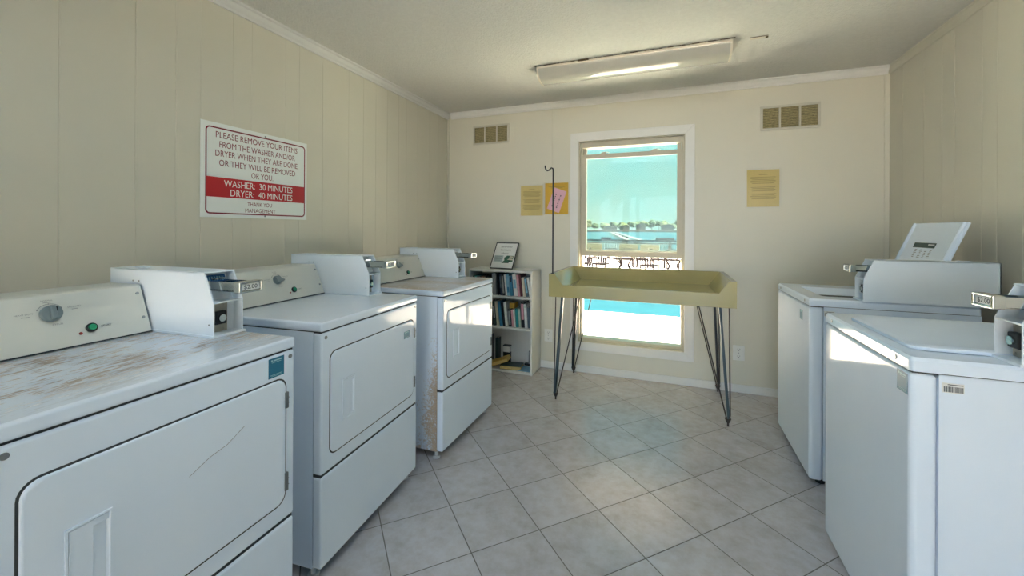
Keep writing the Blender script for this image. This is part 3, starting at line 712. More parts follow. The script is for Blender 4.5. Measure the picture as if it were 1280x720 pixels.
for s in (-1, 1):
    m = MB(); b = m.bm
    # side rim: slopes in from the top edge down to the tray floor, mitred at the back
    P = lambda x, y, z: b.verts.new((s * x, y, z))
    y0, y1 = TF + 0.018, TBk
    A = [P(hwT, y0, 0.80), P(hwT, y0, 0.970), P(hwT - 0.03, y0, 0.970), P(hwT - 0.115, y0, ZT), P(hwT - 0.115, y0, ZT - 0.02), P(hwT - 0.02, y0, 0.80)]
    B = [P(hwT, y1, 0.80), P(hwT, y1, 0.970), P(hwT - 0.03, y1 - 0.02, 0.970), P(hwT - 0.115, y1 - 0.086, ZT), P(hwT - 0.115, y1 - 0.086, ZT - 0.02), P(hwT - 0.02, y1, 0.80)]
    b.faces.new(A); b.faces.new(B[::-1])
    for i in range(6): b.faces.new((A[i], B[i], B[(i + 1) % 6], A[(i + 1) % 6]))
    bmesh.ops.recalc_face_normals(b, faces=b.faces)
    m.build('side_rim', M['table'], tb)
m = MB(); b = m.bm
PR = [(TBk, 0.80), (TBk, 0.970), (TBk - 0.02, 0.970), (TBk - 0.086, ZT), (TBk - 0.086, ZT - 0.02), (TBk - 0.02, 0.80)]
INS = [0, 0, 0.03, 0.115, 0.115, 0.02]
A = [b.verts.new((-hwT + i + 0.0005, *p)) for p, i in zip(PR, INS)]; B = [b.verts.new((hwT - i - 0.0005, *p)) for p, i in zip(PR, INS)]
b.faces.new(A); b.faces.new(B[::-1])
for i in range(6): b.faces.new((A[i], B[i], B[(i + 1) % 6], A[(i + 1) % 6]))
bmesh.ops.recalc_face_normals(b, faces=b.faces); m.build('rear_rim', M['table'], tb)
ZL = ZT - 0.02
for sx_ in (-1, 1):
    for yy in (-0.29, 0.335):
        fx, fy = sx_ * 0.59, yy
        lg = MB()
        topx = sx_ * (0.53 if yy < 0 else 0.553)
        d = Vector((topx, yy, ZL)) - Vector((fx, fy, 0.045)); L_ = d.length
        mt = Matrix.Translation((fx, fy, 0.045)) @ d.to_track_quat('Z', 'Y').to_matrix().to_4x4()
        lg.box(-0.018, 0.018, -0.004, 0.004, 0, L_, 0.001, mtx=mt).box(-0.018, -0.010, -0.004, 0.014, 0, L_, 0.001, mtx=mt)
        lo = lg.build('leg', M['leg'] if yy < 0 else M['blackrod'], tb)
        ro = MB()
        ro.tube([(sx_ * 0.592, yy, ZL), (fx + sx_ * 0.013, fy, 0.075), (fx + sx_ * 0.009, fy, 0.05), (fx, fy, 0.038)], 0.0042)
        ro.tube([(sx_ * 0.395, yy, ZL), (fx - sx_ * 0.016, fy, 0.08), (fx - sx_ * 0.010, fy, 0.05), (fx, fy, 0.038)], 0.0042)
        ro.build('hairpin_rod', M['rod'], lo)
        MB().lathe([(0.004, 0), (0.006, 0.003), (0.006, 0.02), (0.012, 0.03), (0.020, 0.050), (0.018, 0.055)], 14, mtx=Matrix.Translation((fx, fy, 0))).build('leg_tip', M['rod'], lo)
pole = MB()
px_, py_ = -0.606, TF + 0.025
hk = [(px_, py_, 0.968), (px_, py_, 1.755), (px_ - 0.004, py_, 1.768), (px_ - 0.014, py_, 1.772), (px_ - 0.022, py_, 1.766), (px_ - 0.032, py_, 1.756), (px_ - 0.046, py_, 1.753), (px_ - 0.057, py_, 1.760), (px_ - 0.062, py_, 1.774), (px_ - 0.063, py_, 1.792)]
pole.tube(hk, 0.0058, 10); pole.cyl((px_, py_, 0.966), (px_, py_, 0.974), 0.012)
po = pole.build('hanger_pole', M['blackrod'], tb); po['label'] = 'black rod with hooked end for hanging clothes'

# ------------------------------------------------------------------ bookcase and its contents
bx0, bx1, by0, by1, bz = -1.768, -1.14, 3.472, 3.738, 0.932
bk = thing('bookcase', 'low white laminate bookcase standing against the back wall', 'bookcase', ((bx0 + bx1) / 2, (by0 + by1) / 2, 0))
hx = (bx1 - bx0) / 2; hy = (by1 - by0) / 2
for s in (-1, 1): MB().box(s * hx, s * (hx - 0.018), -hy, hy, 0, bz, 0.0015).build('side_panel', M['shelf'], bk)
MB().box(-hx + 0.018, hx - 0.018, -hy, hy, bz - 0.02, bz - 0.0005, 0.0015).build('top_panel', M['shelf'], bk)
SH = [0.020, 0.412, 0.694]
for i, z in enumerate(SH): MB().box(-hx + 0.018, hx - 0.018, -hy + 0.002, hy - 0.006, z - 0.018, z, 0.0015).build('shelf', M['shelf'], bk)
MB().box(-hx + 0.018, hx - 0.018, hy - 0.006, hy, 0.002, bz - 0.02).build('back_panel', M['shelf'], bk)

CLR = {'black': (24, 26, 30), 'navy': (30, 44, 66), 'light blue': (120, 172, 196), 'blue': (56, 122, 156), 'white': (216, 218, 214), 'grey': (150, 154, 152), 'maroon': (90, 36, 44), 'pink': (206, 150, 160),
       'teal': (44, 140, 142), 'mustard': (176, 136, 50), 'cream': (208, 200, 178), 'dark green': (44, 62, 58), 'slate': (86, 104, 116), 'pale green': (176, 196, 182), 'brown': (84, 62, 50), 'yellow': (198, 164, 60)}
BM = {}
def cover(c):
    if c not in BM: BM[c] = mat('book_cover_' + c.replace(' ', '_'), CLR[c], 0.35, var=0.12, scale=25)
    return BM[c]
def book(label, c, pos, h, th, dp, lean=0, band=None, group=None, flat=None, rz=0):
    # upright: pos is the bottom of the spine face centre; spine faces -y
    o = thing('book', label, 'book', pos, rz, group)
    R_ = Matrix.Rotation(R(lean), 4, 'Y') if flat is None else flat
    cv = MB()
    cv.box(-th / 2, th / 2, 0, 0.0025, 0, h, mtx=R_).box(-th / 2, -th / 2 + 0.002, 0.0025, dp, 0, h, mtx=R_).box(th / 2 - 0.002, th / 2, 0.0025, dp, 0, h, mtx=R_)
    cv.build('cover', cover(c), o)
    MB().box(-th / 2 + 0.002, th / 2 - 0.002, 0.0025, dp - 0.004, 0.003, h - 0.004, mtx=R_).build('page_block', M['pages'], o)
    if band:
        z0, z1, bc = band
        MB().box(-th * 0.36, th * 0.36, -0.0006, 0.0004, h * z0, h * z1, mtx=R_).build('spine_label', cover(bc), o)
    return o
def px2x(px): return -1.155 + (px - 662.5) / 126.5        # spine position along the shelf front from the photo
yb = by0 + 0.03
row1 = [ # px centre at the bottom, width px, colour, height, lean, band, label
    (589.4, 2.6, 'black', .170, 0, (.6, .9, 'grey'), 'black book leftmost on the top shelf, half hidden behind the far dryer'),
    (592.4, 3.0, 'teal', .168, 0, None, 'short teal book second from the left end of the top shelf'),
    (595.8, 3.2, 'navy', .166, -2, (.6, .85, 'grey'), 'navy book with pale spine label third from left on the top shelf'),
    (599.4, 3.2, 'black', .170, -2, (.5, .8, 'light blue'), 'black book with light blue spine label behind the far dryer corner'),
    (603.0, 3.2, 'brown', .168, -3, None, 'brown book fifth from the left on the top shelf'),
    (606.6, 3.0, 'black', .172, -2, (.5, .9, 'slate'), 'black book with slate label just left of the wide grey one'),
    (616.2, 5.0, 'grey', .203, -2.5, None, 'wide grey book on the top shelf beside the far dryer'),
    (621.0, 2.2, 'black', .198, -2.8, None, 'plain black book right of the wide grey one on the top shelf'),
    (625.0, 2.4, 'navy', .194, -4, (.35, .9, 'slate'), 'navy book with tall slate spine label on the top shelf'),
    (628.2, 2.8, 'black', .200, -5, (.1, .9, 'grey'), 'black book with long grey spine label on the top shelf'),
    (631.2, 2.2, 'white', .192, -6, None, 'thin white book left of the light blue ones'),
    (634.4, 3.4, 'light blue', .200, -5, (.15, .4, 'blue'), 'light blue book left of a mid blue one on the top shelf'),
    (638.2, 3.4, 'blue', .180, -5, (.7, .95, 'navy'), 'mid blue book with navy top on the top shelf'),
    (643.0, 4.6, 'white', .200, -6, (.35, .75, 'light blue'), 'wide white book with light blue spine label on the top shelf'),
    (647.2, 2.2, 'pink', .196, -6, None, 'thin pink book on the top shelf'),
    (650.0, 2.6, 'maroon', .198, -6, None, 'maroon book right of the thin pink one'),
    (653.2, 2.8, 'cream', .172, -6.5, None, 'short cream book leaning beside the maroon one'),
    (657.2, 3.0, 'slate', .178, -8, (.2, .9, 'light blue'), 'slate book with blue spine label leaning left on the top shelf'),
    (660.6, 2.4, 'white', .176, -9, None, 'white book leaning at the right end of the top shelf')]
def shelve(rows, z, grp):
    right = 1e9
    for px, w, c, h, ln, band, lab in rows:
        th = w / 126.5 * 0.95
        x = px2x(px)
        zz = z + (0.0005 + abs(math.sin(R(ln))) * th / 2)
        book(lab, c, (x, yb + random.uniform(0, 0.012), zz), h, th, 0.14 + random.uniform(0, 0.02), ln, band, grp)
shelve(row1, SH[2], 'books on the top shelf')
row2 = [
    (589.6, 2.6, 'navy', .20, 0, None, 'navy book at the left end of the middle shelf behind the dryer'),
    (593.0, 3.2, 'grey', .20, -0.5, None, 'grey book second from the left on the middle shelf'),
    (597.0, 3.2, 'black', .20, -1, None, 'black book third from the left on the middle shelf'),
    (600.8, 3.4, 'blue', .20, -2, None, 'blue book fourth from the left on the middle shelf'),
    (604.8, 3.4, 'brown', .20, -3, None, 'brown book fifth from the left on the middle shelf'),
    (608.8, 3.4, 'white', .20, -3, None, 'white book sixth from the left on the middle shelf'),
    (613.2, 3.6, 'black', .215, -4, None, 'black book just left of the dark green one on the middle shelf'),
    (617.4, 3.0, 'dark green', .222, -5, (.3, .8, 'grey'), 'dark green book with grey spine label on the middle shelf'),
    (621.2, 3.0, 'cream', .222, -6, None, 'cream book leaning left of the blue one on the middle shelf'),
    (625.4, 3.4, 'blue', .225, -7, None, 'tall blue book leaning on the middle shelf'),
    (628.6, 2.2, 'black', .215, -7, None, 'thin black book between the blue and the white one'),
    (632.2, 3.4, 'white', .222, -6, None, 'tall white book on the middle shelf under the mustard one'),
    (636.2, 3.2, 'black', .160, -4, (.1, .9, 'grey'), 'short black book with speckled spine on the middle shelf'),
    (639.6, 2.6, 'pink', .155, -5, None, 'short pink book on the middle shelf'),
    (642.2, 2.0, 'white', .158, -5, None, 'thin white book right of the short pink one'),
    (645.2, 3.2, 'teal', .168, -4, None, 'teal book in the middle of the middle shelf'),
    (648.4, 2.4, 'pale green', .170, -4, None, 'pale green book right of the teal one'),
    (652.0, 4.2, 'black', .226, -3, (.32, .95, 'pink'), 'tall black book with large pink spine label'),
    (656.2, 3.2, 'white', .215, -4, (.85, .95, 'pale green'), 'white book with green top label near the right end of the middle shelf'),
    (659.6, 2.8, 'slate', .185, -5, None, 'slate book near the right end of the middle shelf')]
shelve(row2, SH[1], 'books on the middle shelf')
# mustard book lying across the tops of the short ones
mb_ = book('mustard book lying on top of the short books on the middle shelf', 'mustard', (px2x(638.4), yb + 0.004, SH[1] + 0.170), 0.05, 0.05, 0.10, 0)
# bottom shelf
zb = SH[0]
FL = lambda a, p: Matrix.Rotation(R(a), 4, 'Z') @ Matrix.Rotation(R(p), 4, 'Y') @ Matrix.Rotation(R(90), 4, 'Y')
book('black book standing at the left of the bottom shelf by the dryer', 'black', (px2x(602), yb + 0.10, zb + .001), .26, .032, .12, 0)
book('dark green book standing upright at the back of the bottom shelf', 'dark green', (px2x(612.0), yb + 0.145, zb + .001), .235, .026, .075, 0)
def boxthing(name, label, cat, parts, loc, rz=0):
    o = thing(name, label, cat, loc, rz)
    for nm, f, mt_ in parts:
        q = MB(); f(q); q.build(nm, mt_, o)
    return o
# two books lying slanted, fore-edges toward the room
def lying(label, c, loc, L_, D_, th, yaw, pitch, pages_front=True):
    o = thing('book', label, 'book', loc, R(yaw)); mt = Matrix.Rotation(R(pitch), 4, 'Y')
    MB().box(-L_ / 2, L_ / 2, 0, D_, 0, 0.003, mtx=mt).box(-L_ / 2, L_ / 2, 0, D_, th - 0.003, th, mtx=mt).box(-L_ / 2, L_ / 2, D_ - 0.003, D_, 0.003, th - 0.003, mtx=mt).build('cover', cover(c), o)
    MB().box(-L_ / 2 + 0.004, L_ / 2 - 0.004, 0.004, D_ - 0.003, 0.003, th - 0.003, mtx=mt).build('page_block', mat('aged_pages', (206, 182, 120), 0.8, var=0.12, scale=80), o)
    return o
lying('dark covered book with yellowed pages lying flat on the bottom shelf', 'dark green', (px2x(637), by0 + 0.025, zb + 0.001), 0.20, 0.13, 0.034, 8, 0)
lying('yellow covered book lying tilted against the flat one on the bottom shelf', 'yellow', (px2x(622.0), by0 + 0.020, zb + 0.0375), 0.20, 0.13, 0.030, 8, -20.5)
boxthing('storage_tin', 'small black box with pale label standing at the back of the bottom shelf', 'box',
    [('body', lambda q: q.box(-0.035, 0.035, -0.022, 0.022, 0, 0.10, 0.004), M['blk']), ('lid', lambda q: q.box(-0.037, 0.037, -0.024, 0.024, 0.155, 0.165, 0.003), M['blk']), ('sleeve', lambda q: q.box(-0.033, 0.033, -0.020, 0.020, 0.10, 0.155), M['white_paper'])],
    (px2x(623.2), by0 + 0.228, zb + 0.001))
mg = boxthing('magazine', 'blue magazine lying flat at the right of the bottom shelf', 'magazine',
    [('cover', lambda q: q.box(-0.058, 0.058, -0.07, 0.07, 0.005, 0.008, 0.001), cover('light blue')), ('pages', lambda q: q.box(-0.056, 0.056, -0.068, 0.068, 0, 0.005), M['pages'])],
    (px2x(654.5), by0 + 0.085, zb + 0.0005))
boxthing('bookend', 'dark metal bookend standing at the back of the bottom shelf', 'bookend',
    [('base', lambda q: q.box(-0.045, 0.045, -0.02, 0.02, 0, 0.018, 0.003), M['blk']), ('upright', lambda q: q.prism([(-0.004, 0.018), (0.006, 0.018), (0.004, 0.13), (0.0, 0.14), (-0.002, 0.12)], 'y', -0.02, 0.02, 0.0005), M['steel'])],
    (px2x(652.5), by0 + 0.215, zb + 0.0005))

# framed notice leaning on top of the bookcase
fr = thing('framed_notice', 'small black framed community library notice leaning on top of the bookcase', 'picture frame', (-1.475, 3.545, bz + 0.006))
fr.rotation_euler = (0, 0, R(-3))
ln_ = math.atan2(0.155, 0.237); FW, FH = 0.236, 0.285
FM = Matrix.Rotation(-ln_, 4, 'X')
f = MB(); fw = 0.007
f.box(-FW / 2, FW / 2, 0, 0.012, 0.001, fw, 0.001, mtx=FM).box(-FW / 2, FW / 2, 0, 0.012, FH - fw, FH, 0.001, mtx=FM).box(-FW / 2, -FW / 2 + fw, 0, 0.012, fw, FH - fw, 0.001, mtx=FM).box(FW / 2 - fw, FW / 2, 0, 0.012, fw, FH - fw, 0.001, mtx=FM)
f.build('frame', M['blk'], fr)
sheet = MB().box(-FW / 2 + fw, FW / 2 - fw, 0.005, 0.009, fw, FH - fw, mtx=FM).build('sheet', M['white_paper'], fr)
tx = MB()
for s, z, w_ in (('Saint Pointe', 0.232, 0.118), ('Community', 0.196, 0.112), ('Library', 0.160, 0.074)):
    add_text(tx, s, FM @ Matrix.Translation((0, 0.0046, z)) @ FACE['-y'], w=w_, h=0.018, bold=0.01, center=True)
tx.build('lettering', M['grey_print'], sheet)
gp = MB().box(-0.100, -0.008, 0.0042, 0.0052, 0.075, 0.142, mtx=FM).build('print_block', mat('pale_grey_blue_print', (170, 184, 184), 0.6), sheet)
pt = MB()
for q in range(4): pt.box(-0.094, -0.020 - 0.012 * (q % 2), 0.0036, 0.0044, 0.130 - q * 0.014, 0.134 - q * 0.014, mtx=FM)
pt.build('print_lines', M['grey_print'], gp)
dk_ = mat('picture_green', (44, 84, 66), 0.6, var=0.5, scale=40)
pi = MB(); pi.prism([(-0.012, 0.062), (0.062, 0.062), (0.064, 0.075), (0.098, 0.080), (0.100, 0.140), (0.03, 0.142), (0.005, 0.118), (0.012, 0.09)], 'y', 0.0040, 0.0050, mtx=FM); pi.build('picture', dk_, sheet)
pj_ = MB(); pj_.prism([(0.040, 0.098), (0.098, 0.092), (0.098, 0.108), (0.06, 0.112)], 'y', 0.0034, 0.0044, mtx=FM); pj_.prism([(0.055, 0.125), (0.09, 0.122), (0.098, 0.134), (0.06, 0.136)], 'y', 0.0034, 0.0044, mtx=FM)
pj_.build('picture_patch', cover('cream'), sheet)
MB().prism([(0.140, 0.19), (0.1435, 0.195), (0.185, -0.004), (0.181, -0.006)], 'x', -0.03, 0.03).build('easel_strut', M['blk'], fr).rotation_euler = (0, 0, 0)

# ------------------------------------------------------------------ sign on the left wall
sg = thing('laundry_rules_sign', 'red and white laundry rules sign on the left wall', 'sign', (XL, 1.652, 1.597))
SW, SHh = 0.633, 0.482; x0 = 0.003
bd = MB().box(x0, x0 + 0.003, -SW / 2, SW / 2, -SHh / 2, SHh / 2).build('board', M['signwhite'], sg)
MB().box(0.0, x0, -0.2, 0.2, -0.15, 0.15).build('mounting_tape', M['grey_print'], sg)
bm_ = MB()
oR = rrect(-SW / 2 + 0.022, SW / 2 - 0.014, -SHh / 2 + 0.018, SHh / 2 - 0.022, 0.022); iR = rrect(-SW / 2 + 0.029, SW / 2 - 0.021, -SHh / 2 + 0.025, SHh / 2 - 0.029, 0.016)
ring_faces(bm_, oR, 0.0066, iR, 0.0066); bmesh.ops.recalc_face_normals(bm_.bm, faces=bm_.bm.faces); bm_.build('border_line', M['signmaroon'], bd)
zt = SHh / 2
z_at = lambda fr_: zt - fr_ * SHh
MB().box(0.006, 0.0063, -SW / 2 + 0.024, SW / 2 - 0.016, z_at(0.784), z_at(0.573)).build('red_band', M['signred'], bd)
def sline(s, y0, y1, zf, cap, m, bold=0.0):
    q = MB(); add_text(q, s, Matrix.Translation((0.0068, y0 - 1.652, z_at(zf) - cap / 2)) @ FACE['+x'], w=y1 - y0, h=cap, bold=bold); return q.build('lettering', m, bd)
sline('PLEASE REMOVE YOUR ITEMS', 1.408, 1.896, 0.122, 0.031, M['signmaroon'])
sline('FROM THE WASHER AND/OR', 1.426, 1.880, 0.222, 0.031, M['signmaroon'])
sline('DRYER WHEN THEY ARE DONE,', 1.406, 1.904, 0.318, 0.031, M['signmaroon'])
sline('OR THEY WILL BE REMOVED', 1.425, 1.882, 0.417, 0.031, M['signmaroon'])
sline('OR YOU.', 1.599, 1.732, 0.512, 0.031, M['signmaroon'])
sline('WASHER:  30 MINUTES', 1.450, 1.862, 0.632, 0.034, M['signwhite'], 0.0)
sline('DRYER:  40 MINUTES', 1.484, 1.862, 0.730, 0.034, M['signwhite'], 0.0)
sline('THANK YOU', 1.577, 1.725, 0.841, 0.0215, M['signmaroon'])
sline('MANAGEMENT', 1.565, 1.748, 0.913, 0.0215, M['signmaroon'])
MB().cyl((0.006, 0.03, zt - 0.016), (0.0085, 0.03, zt - 0.016), 0.005, seg=12).cyl((0.006, 0.03, -zt + 0.014), (0.0085, 0.03, -zt + 0.014), 0.005, seg=12).build_each('screw', M['steel'], sg)

# ------------------------------------------------------------------ notices, vents, outlets on the back wall
def notice(label, xa, xb, za, zb_, m, lines, tilt=0, shine=True):
    o = thing('notice_sheet', label, 'notice', ((xa + xb) / 2, YB, (za + zb_) / 2)); o.rotation_euler = (0, R(tilt), 0)
    w, h = xb - xa, zb_ - za
    MB().box(-w / 2, w / 2, -0.0016, 0, -h / 2, h / 2).build('paper', m, o)
    p = MB()
    for fz, fw_ in lines: p.box(-fw_ * w / 2, fw_ * w / 2, -0.0020, -0.0014, h / 2 - fz * h - 0.0016, h / 2 - fz * h + 0.0016)
    p.build('printed_lines', mat('faded_print', (150, 128, 62), 0.7), o)
    MB().box(-w / 2 - 0.012, w / 2 + 0.012, -0.0030, -0.0026, -h / 2 - 0.006, h / 2 + 0.012).build('plastic_sleeve', M['sleeve'], o)
    return o
LN = [(0.13, 0.25)] + [(0.20 + 0.033 * i, 0.78 - 0.1 * (i % 3 == 2)) for i in range(6)] + [(0.47 + 0.033 * i, 0.76 - 0.08 * (i % 2)) for i in range(4)] + [(0.65 + 0.033 * i, 0.8 - 0.1 * (i % 3 == 1)) for i in range(5)]
notice('pale yellow printed notice left of the window, farthest from it', -1.352, -1.130, 1.437, 1.725, M['yellow'], LN)
notice('deep yellow notice beside the window casing partly under a pink slip', -1.108, -0.884, 1.448, 1.742, M['deepyellow'], [(0.12, 0.7), (0.16, 0.5), (0.40, 0.3), (0.5, 0.6)])
notice('yellow printed notice alone on the back wall right of the window', 0.574, 0.797, 1.492, 1.786, M['yellow'], LN)
ps = thing('paper_slip', 'pink slip with handwriting stuck askew over the deep yellow notice', 'notice', (-0.994, YB - 0.0032, 1.580)); ps.rotation_euler = (0, R(20), 0)
MB().box(-0.062, 0.062, -0.0012, 0, -0.105, 0.105).build('paper', M['pink'], ps)
q = MB()
for yy in (-0.024, 0.022):
    for k in range(7): q.box(yy - 0.005, yy + 0.005, -0.0016, -0.0010, -0.07 + k * 0.019, -0.058 + k * 0.019 - 0.004 * (k % 2))
q.build('handwriting', M['print'], ps)

def vent(label, xa, xb, za, zb_):
    o = thing('wall_vent', label, 'vent', ((xa + xb) / 2, YB, (za + zb_) / 2)); w, h = (xb - xa) / 2, (zb_ - za) / 2
    f = MB(); b = 0.018
    f.box(-w, w, -0.010, 0, h - b, h, 0.002).box(-w, w, -0.010, 0, -h, -h + b, 0.002).box(-w, -w + b, -0.010, 0, -h + b, h - b, 0.002).box(w - b, w, -0.010, 0, -h + b, h - b, 0.002)
    for s in (-1, 1): f.box(s * w / 3 - 0.007, s * w / 3 + 0.007, -0.009, 0, -h + b, h - b, 0.001)
    f.build('frame', mat('vent_frame_paint', (200, 196, 180), 0.5), o)
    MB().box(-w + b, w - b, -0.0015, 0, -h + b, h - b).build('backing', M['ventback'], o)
    sl = MB(); n = 13
    for i in range(n):
        z = -h + b + (i + 0.5) * (2 * h - 2 * b) / n
        sl.box(-w + b, w - b, -0.0045, 0.0045, -0.0008, 0.0008, mtx=Matrix.Translation((0, -0.0045, z)) @ Matrix.Rotation(R(35), 4, 'X'))
    sl.build('louvres', M['ventdirt'], o); return o
vent('dusty wall vent near the left corner of the back wall', -1.868, -1.478, 2.155, 2.345)
vent('dusty wall vent high on the back wall right of the window', 0.664, 1.062, 2.092, 2.285)
def outlet(label, x, z, w=0.078, h=0.118):
    o = thing('wall_outlet', label, 'outlet', (x, YB, z))
    MB().box(-w / 2, w / 2, -0.006, 0, -h / 2, h / 2, 0.003).build('cover_plate', M['outlet'], o)
    for s in (-1, 1):
        r = MB().prism(rrect(-0.016, 0.016, s * 0.028 - 0.014, s * 0.028 + 0.014, 0.010), 'y', -0.0085, -0.006).build('receptacle', M['outlet'], o)
        MB().box(-0.009, -0.0065, -0.0088, -0.0082, s * 0.028 - 0.001, s * 0.028 + 0.008).box(0.0065, 0.009, -0.0088, -0.0082, s * 0.028 - 0.001, s * 0.028 + 0.008).cyl((0, -0.0088, s * 0.028 - 0.007), (0, -0.0082, s * 0.028 - 0.007), 0.003, seg=10).build_each('slot', M['blk'], r)
    MB().cyl((0, -0.0075, 0), (0, -0.006, 0), 0.0035, seg=10).build_each('screw', M['steel'], o); return o
outlet('white wall outlet between the bookcase and the folding table', -1.068, 0.305)
outlet('white wall outlet low on the back wall right of the folding table', 0.521, 0.317, 0.084, 0.122)

# ------------------------------------------------------------------ ceiling lights: the one in the picture is off, an unseen copy above the camera is added as fill light
def ceiling_light(label, loc, lens_mat, residue):
    cl = thing('ceiling_light', label, 'ceiling light', loc)
    Lh = 0.640
    MB().box(-Lh, Lh, -0.122, 0.122, -0.018, 0, 0.003).build('housing', M['housing'], cl)
    pr = [(-0.119, -0.018), (-0.116, -0.030), (-0.100, -0.055), (-0.075, -0.076), (-0.045, -0.088), (0, -0.093), (0.045, -0.088), (0.075, -0.076), (0.100, -0.055), (0.116, -0.030), (0.119, -0.018)]
    lm = MB(); b = lm.bm; nseg = len(pr)
    r0 = [b.verts.new((-Lh + 0.012, *p)) for p in pr]; r1 = [b.verts.new((Lh - 0.012, *p)) for p in pr]
    for i in range(nseg - 1): b.faces.new((r0[i], r0[i + 1], r1[i + 1], r1[i]))
    bmesh.ops.recalc_face_normals(b, faces=b.faces); lm.bev = True
    lens = lm.build('lens', lens_mat, cl, smooth=60)
    ns = MB()
    for s in (-1, 1): ns.prism([(p[0] * 1.015, p[1] - 0.001) for p in pr], 'x', s * (Lh - 0.013), s * Lh)
    ns.build('end_cap', M['housing'], cl)
    if not residue: return cl
    rs = MB(); random.seed(11)
    for k in range(60):
        x = -Lh + 2 * Lh * (random.random() ** 1.1); big = 1.0
        if -0.36 < x < -0.22: big = 2.6
        r = random.uniform(0.002, 0.0045) * big
        rs.box(x - r * 3.5, x + r * 3.5, -0.127 - r * 0.5, -0.121, -0.0035 * big, -0.0003, 0.0006, 1)
    rs.box(-Lh, Lh, -0.1235, -0.121, -0.0026, -0.0003)
    ro_ = rs.build('rust_residue', M['rust'], cl); ro_['kind'] = 'stuff'
    return cl
ceiling_light('long wraparound fluorescent ceiling light in front of the window, switched off', (-0.28, 2.99, ZC), M['lens'], True)
M['fill_lens'] = mat('fill_lamp_lens', (235, 240, 240), 0.3)
bs_ = M['fill_lens'].node_tree.nodes['Principled BSDF']; bs_.inputs['Emission Color'].default_value = (0.70, 0.92, 1.10, 1); bs_.inputs['Emission Strength'].default_value = 5.4
ceiling_light('added wraparound fill light above the camera, out of view, switched on', (-0.28, 0.70, ZC), M['fill_lens'], False)
sb = thing('ceiling_bracket', 'tiny white bracket on the ceiling right of the light', 'bracket', (0.507, 2.915, ZC))
MB().box(-0.048, 0.048, -0.012, 0.012, -0.006, 0, 0.002).build('plate', M['housing'], sb)
MB().box(-0.048, 0.048, -0.014, -0.0115, -0.0025, 0).box(0.034, 0.048, -0.015, -0.005, -0.012, -0.006, 0.001).build('rust_stain', M['rust'], sb)

# ------------------------------------------------------------------ outdoors
GZ = -0.30
M['sand'] = mat('sunlit_concrete_deck', (0.80, 0.68, 0.53), 0.9, var=0.10, scale=9, bump=0.2, bscale=30, lin=True)
M['pool'] = mat('pool_water', (0.007, 0.034, 0.038), 0.12, var=0.12, scale=2.5, lin=True)
M['bay'] = mat('bay_water', (0.005, 0.026, 0.029), 0.6, var=0.10, scale=0.05, spec=0.02, lin=True)
M['shore'] = mat('shore_sand', (0.0383, 0.0338, 0.0189), 0.9, lin=True)
M['leaf1'] = mat('tree_leaf_green', (0.016, 0.030, 0.010), 0.9, spec=0.1, var=0.4, scale=0.3, lin=True)
M['leaf2'] = mat('tree_leaf_yellow_green', (0.034, 0.042, 0.012), 0.9, spec=0.1, var=0.4, scale=0.3, lin=True)
M['bark'] = mat('bark', (0.0225, 0.0180, 0.0135), 0.9, spec=0.1, lin=True)
M['house'] = mat('house_wall', (0.05, 0.05, 0.045), 0.8, spec=0.1, lin=True)
M['roof'] = mat('house_roof', (0.0135, 0.0180, 0.0180), 0.8, spec=0.1, lin=True)
M['picket'] = mat('railing_paint', (0.0315, 0.0338, 0.0315), 0.7, spec=0.1, lin=True)
M['wood'] = mat('weathered_wood', (0.0270, 0.0248, 0.0203), 0.8, spec=0.1, lin=True)
M['darkwood'] = mat('dark_wet_wood', (0.0036, 0.0049, 0.0045), 0.8, spec=0.1, lin=True)
M['patio'] = mat('brown_patio_metal', (0.0099, 0.0067, 0.0059), 0.6, spec=0.1, lin=True)
M['cushion'] = mat('yellow_cushion', (0.0405, 0.0338, 0.0135), 0.8, spec=0.1, lin=True)
PX0, PX1, PY0, PY1 = -9.0, 7.0, 8.2, 13.0
gd_ = MB()
for (a, b_, c_, d_) in ((-60, 60, YB + T, PY0), (-60, PX0, PY0, PY1), (PX1, 60, PY0, PY1), (-60, 60, PY1, 28)): gd_.box(a, b_, c_, d_, GZ - 0.3, GZ)
gd_.box(-60, 60, -40, YF - T, GZ - 0.3, GZ)
struct(gd_.build('ground', M['sand']))
struct(MB().box(PX0, PX1, PY0, PY1, GZ - 0.4, GZ - 0.06).build('pool_water', M['pool']))
struct(MB().box(-900, 700, 28, 600, -1.6, -1.2).build('bay_water', M['bay']))
struct(MB().box(-900, 700, 596, 760, -1.2, 1.9, 0.4).build('far_shore', M['shore']))
struct(MB().box(-9, 9, -11.0, YF - T, 2.75, 2.9).build('added_sun_shade', M['ceiling']))  # added unseen roof that keeps sun off the ground behind the room
# railing at the edge of the deck
rl = thing('deck_railing', 'pale picket railing at the edge of the pool deck', 'railing', (-3.0, 26, GZ))
MB().box(-7, 9, -0.03, 0.03, 0.80, 0.86).box(-7, 9, -0.02, 0.02, 0.06, 0.10).build_each('rail', M['wood'], rl)
pk = None
for i in range(84):
    x = -5.6 + i * 0.105
    if pk is None: pk = MB().box(-0.018, 0.018, -0.018, 0.018, 0, 0.86).build('picket', M['picket'], rl); o = pk
    else: o = pk.copy(); col.objects.link(o); o.parent = rl
    o.location = (x, 0, 0)
wf = thing('wharf_rail', 'dark low wharf rail across the water edge behind the railing', 'railing', (-4, 42, -1.2))
MB().box(-30, 30, -0.15, 0.15, 1.38, 1.58).box(-30, 30, -0.1, 0.1, 1.18, 1.24).build_each('rail', M['darkwood'], wf)
for i in range(13): MB().cyl((-24 + i * 4, 0, -0.3), (-24 + i * 4, 0, 1.4), 0.12, seg=8).build('pile', M['darkwood'], wf)
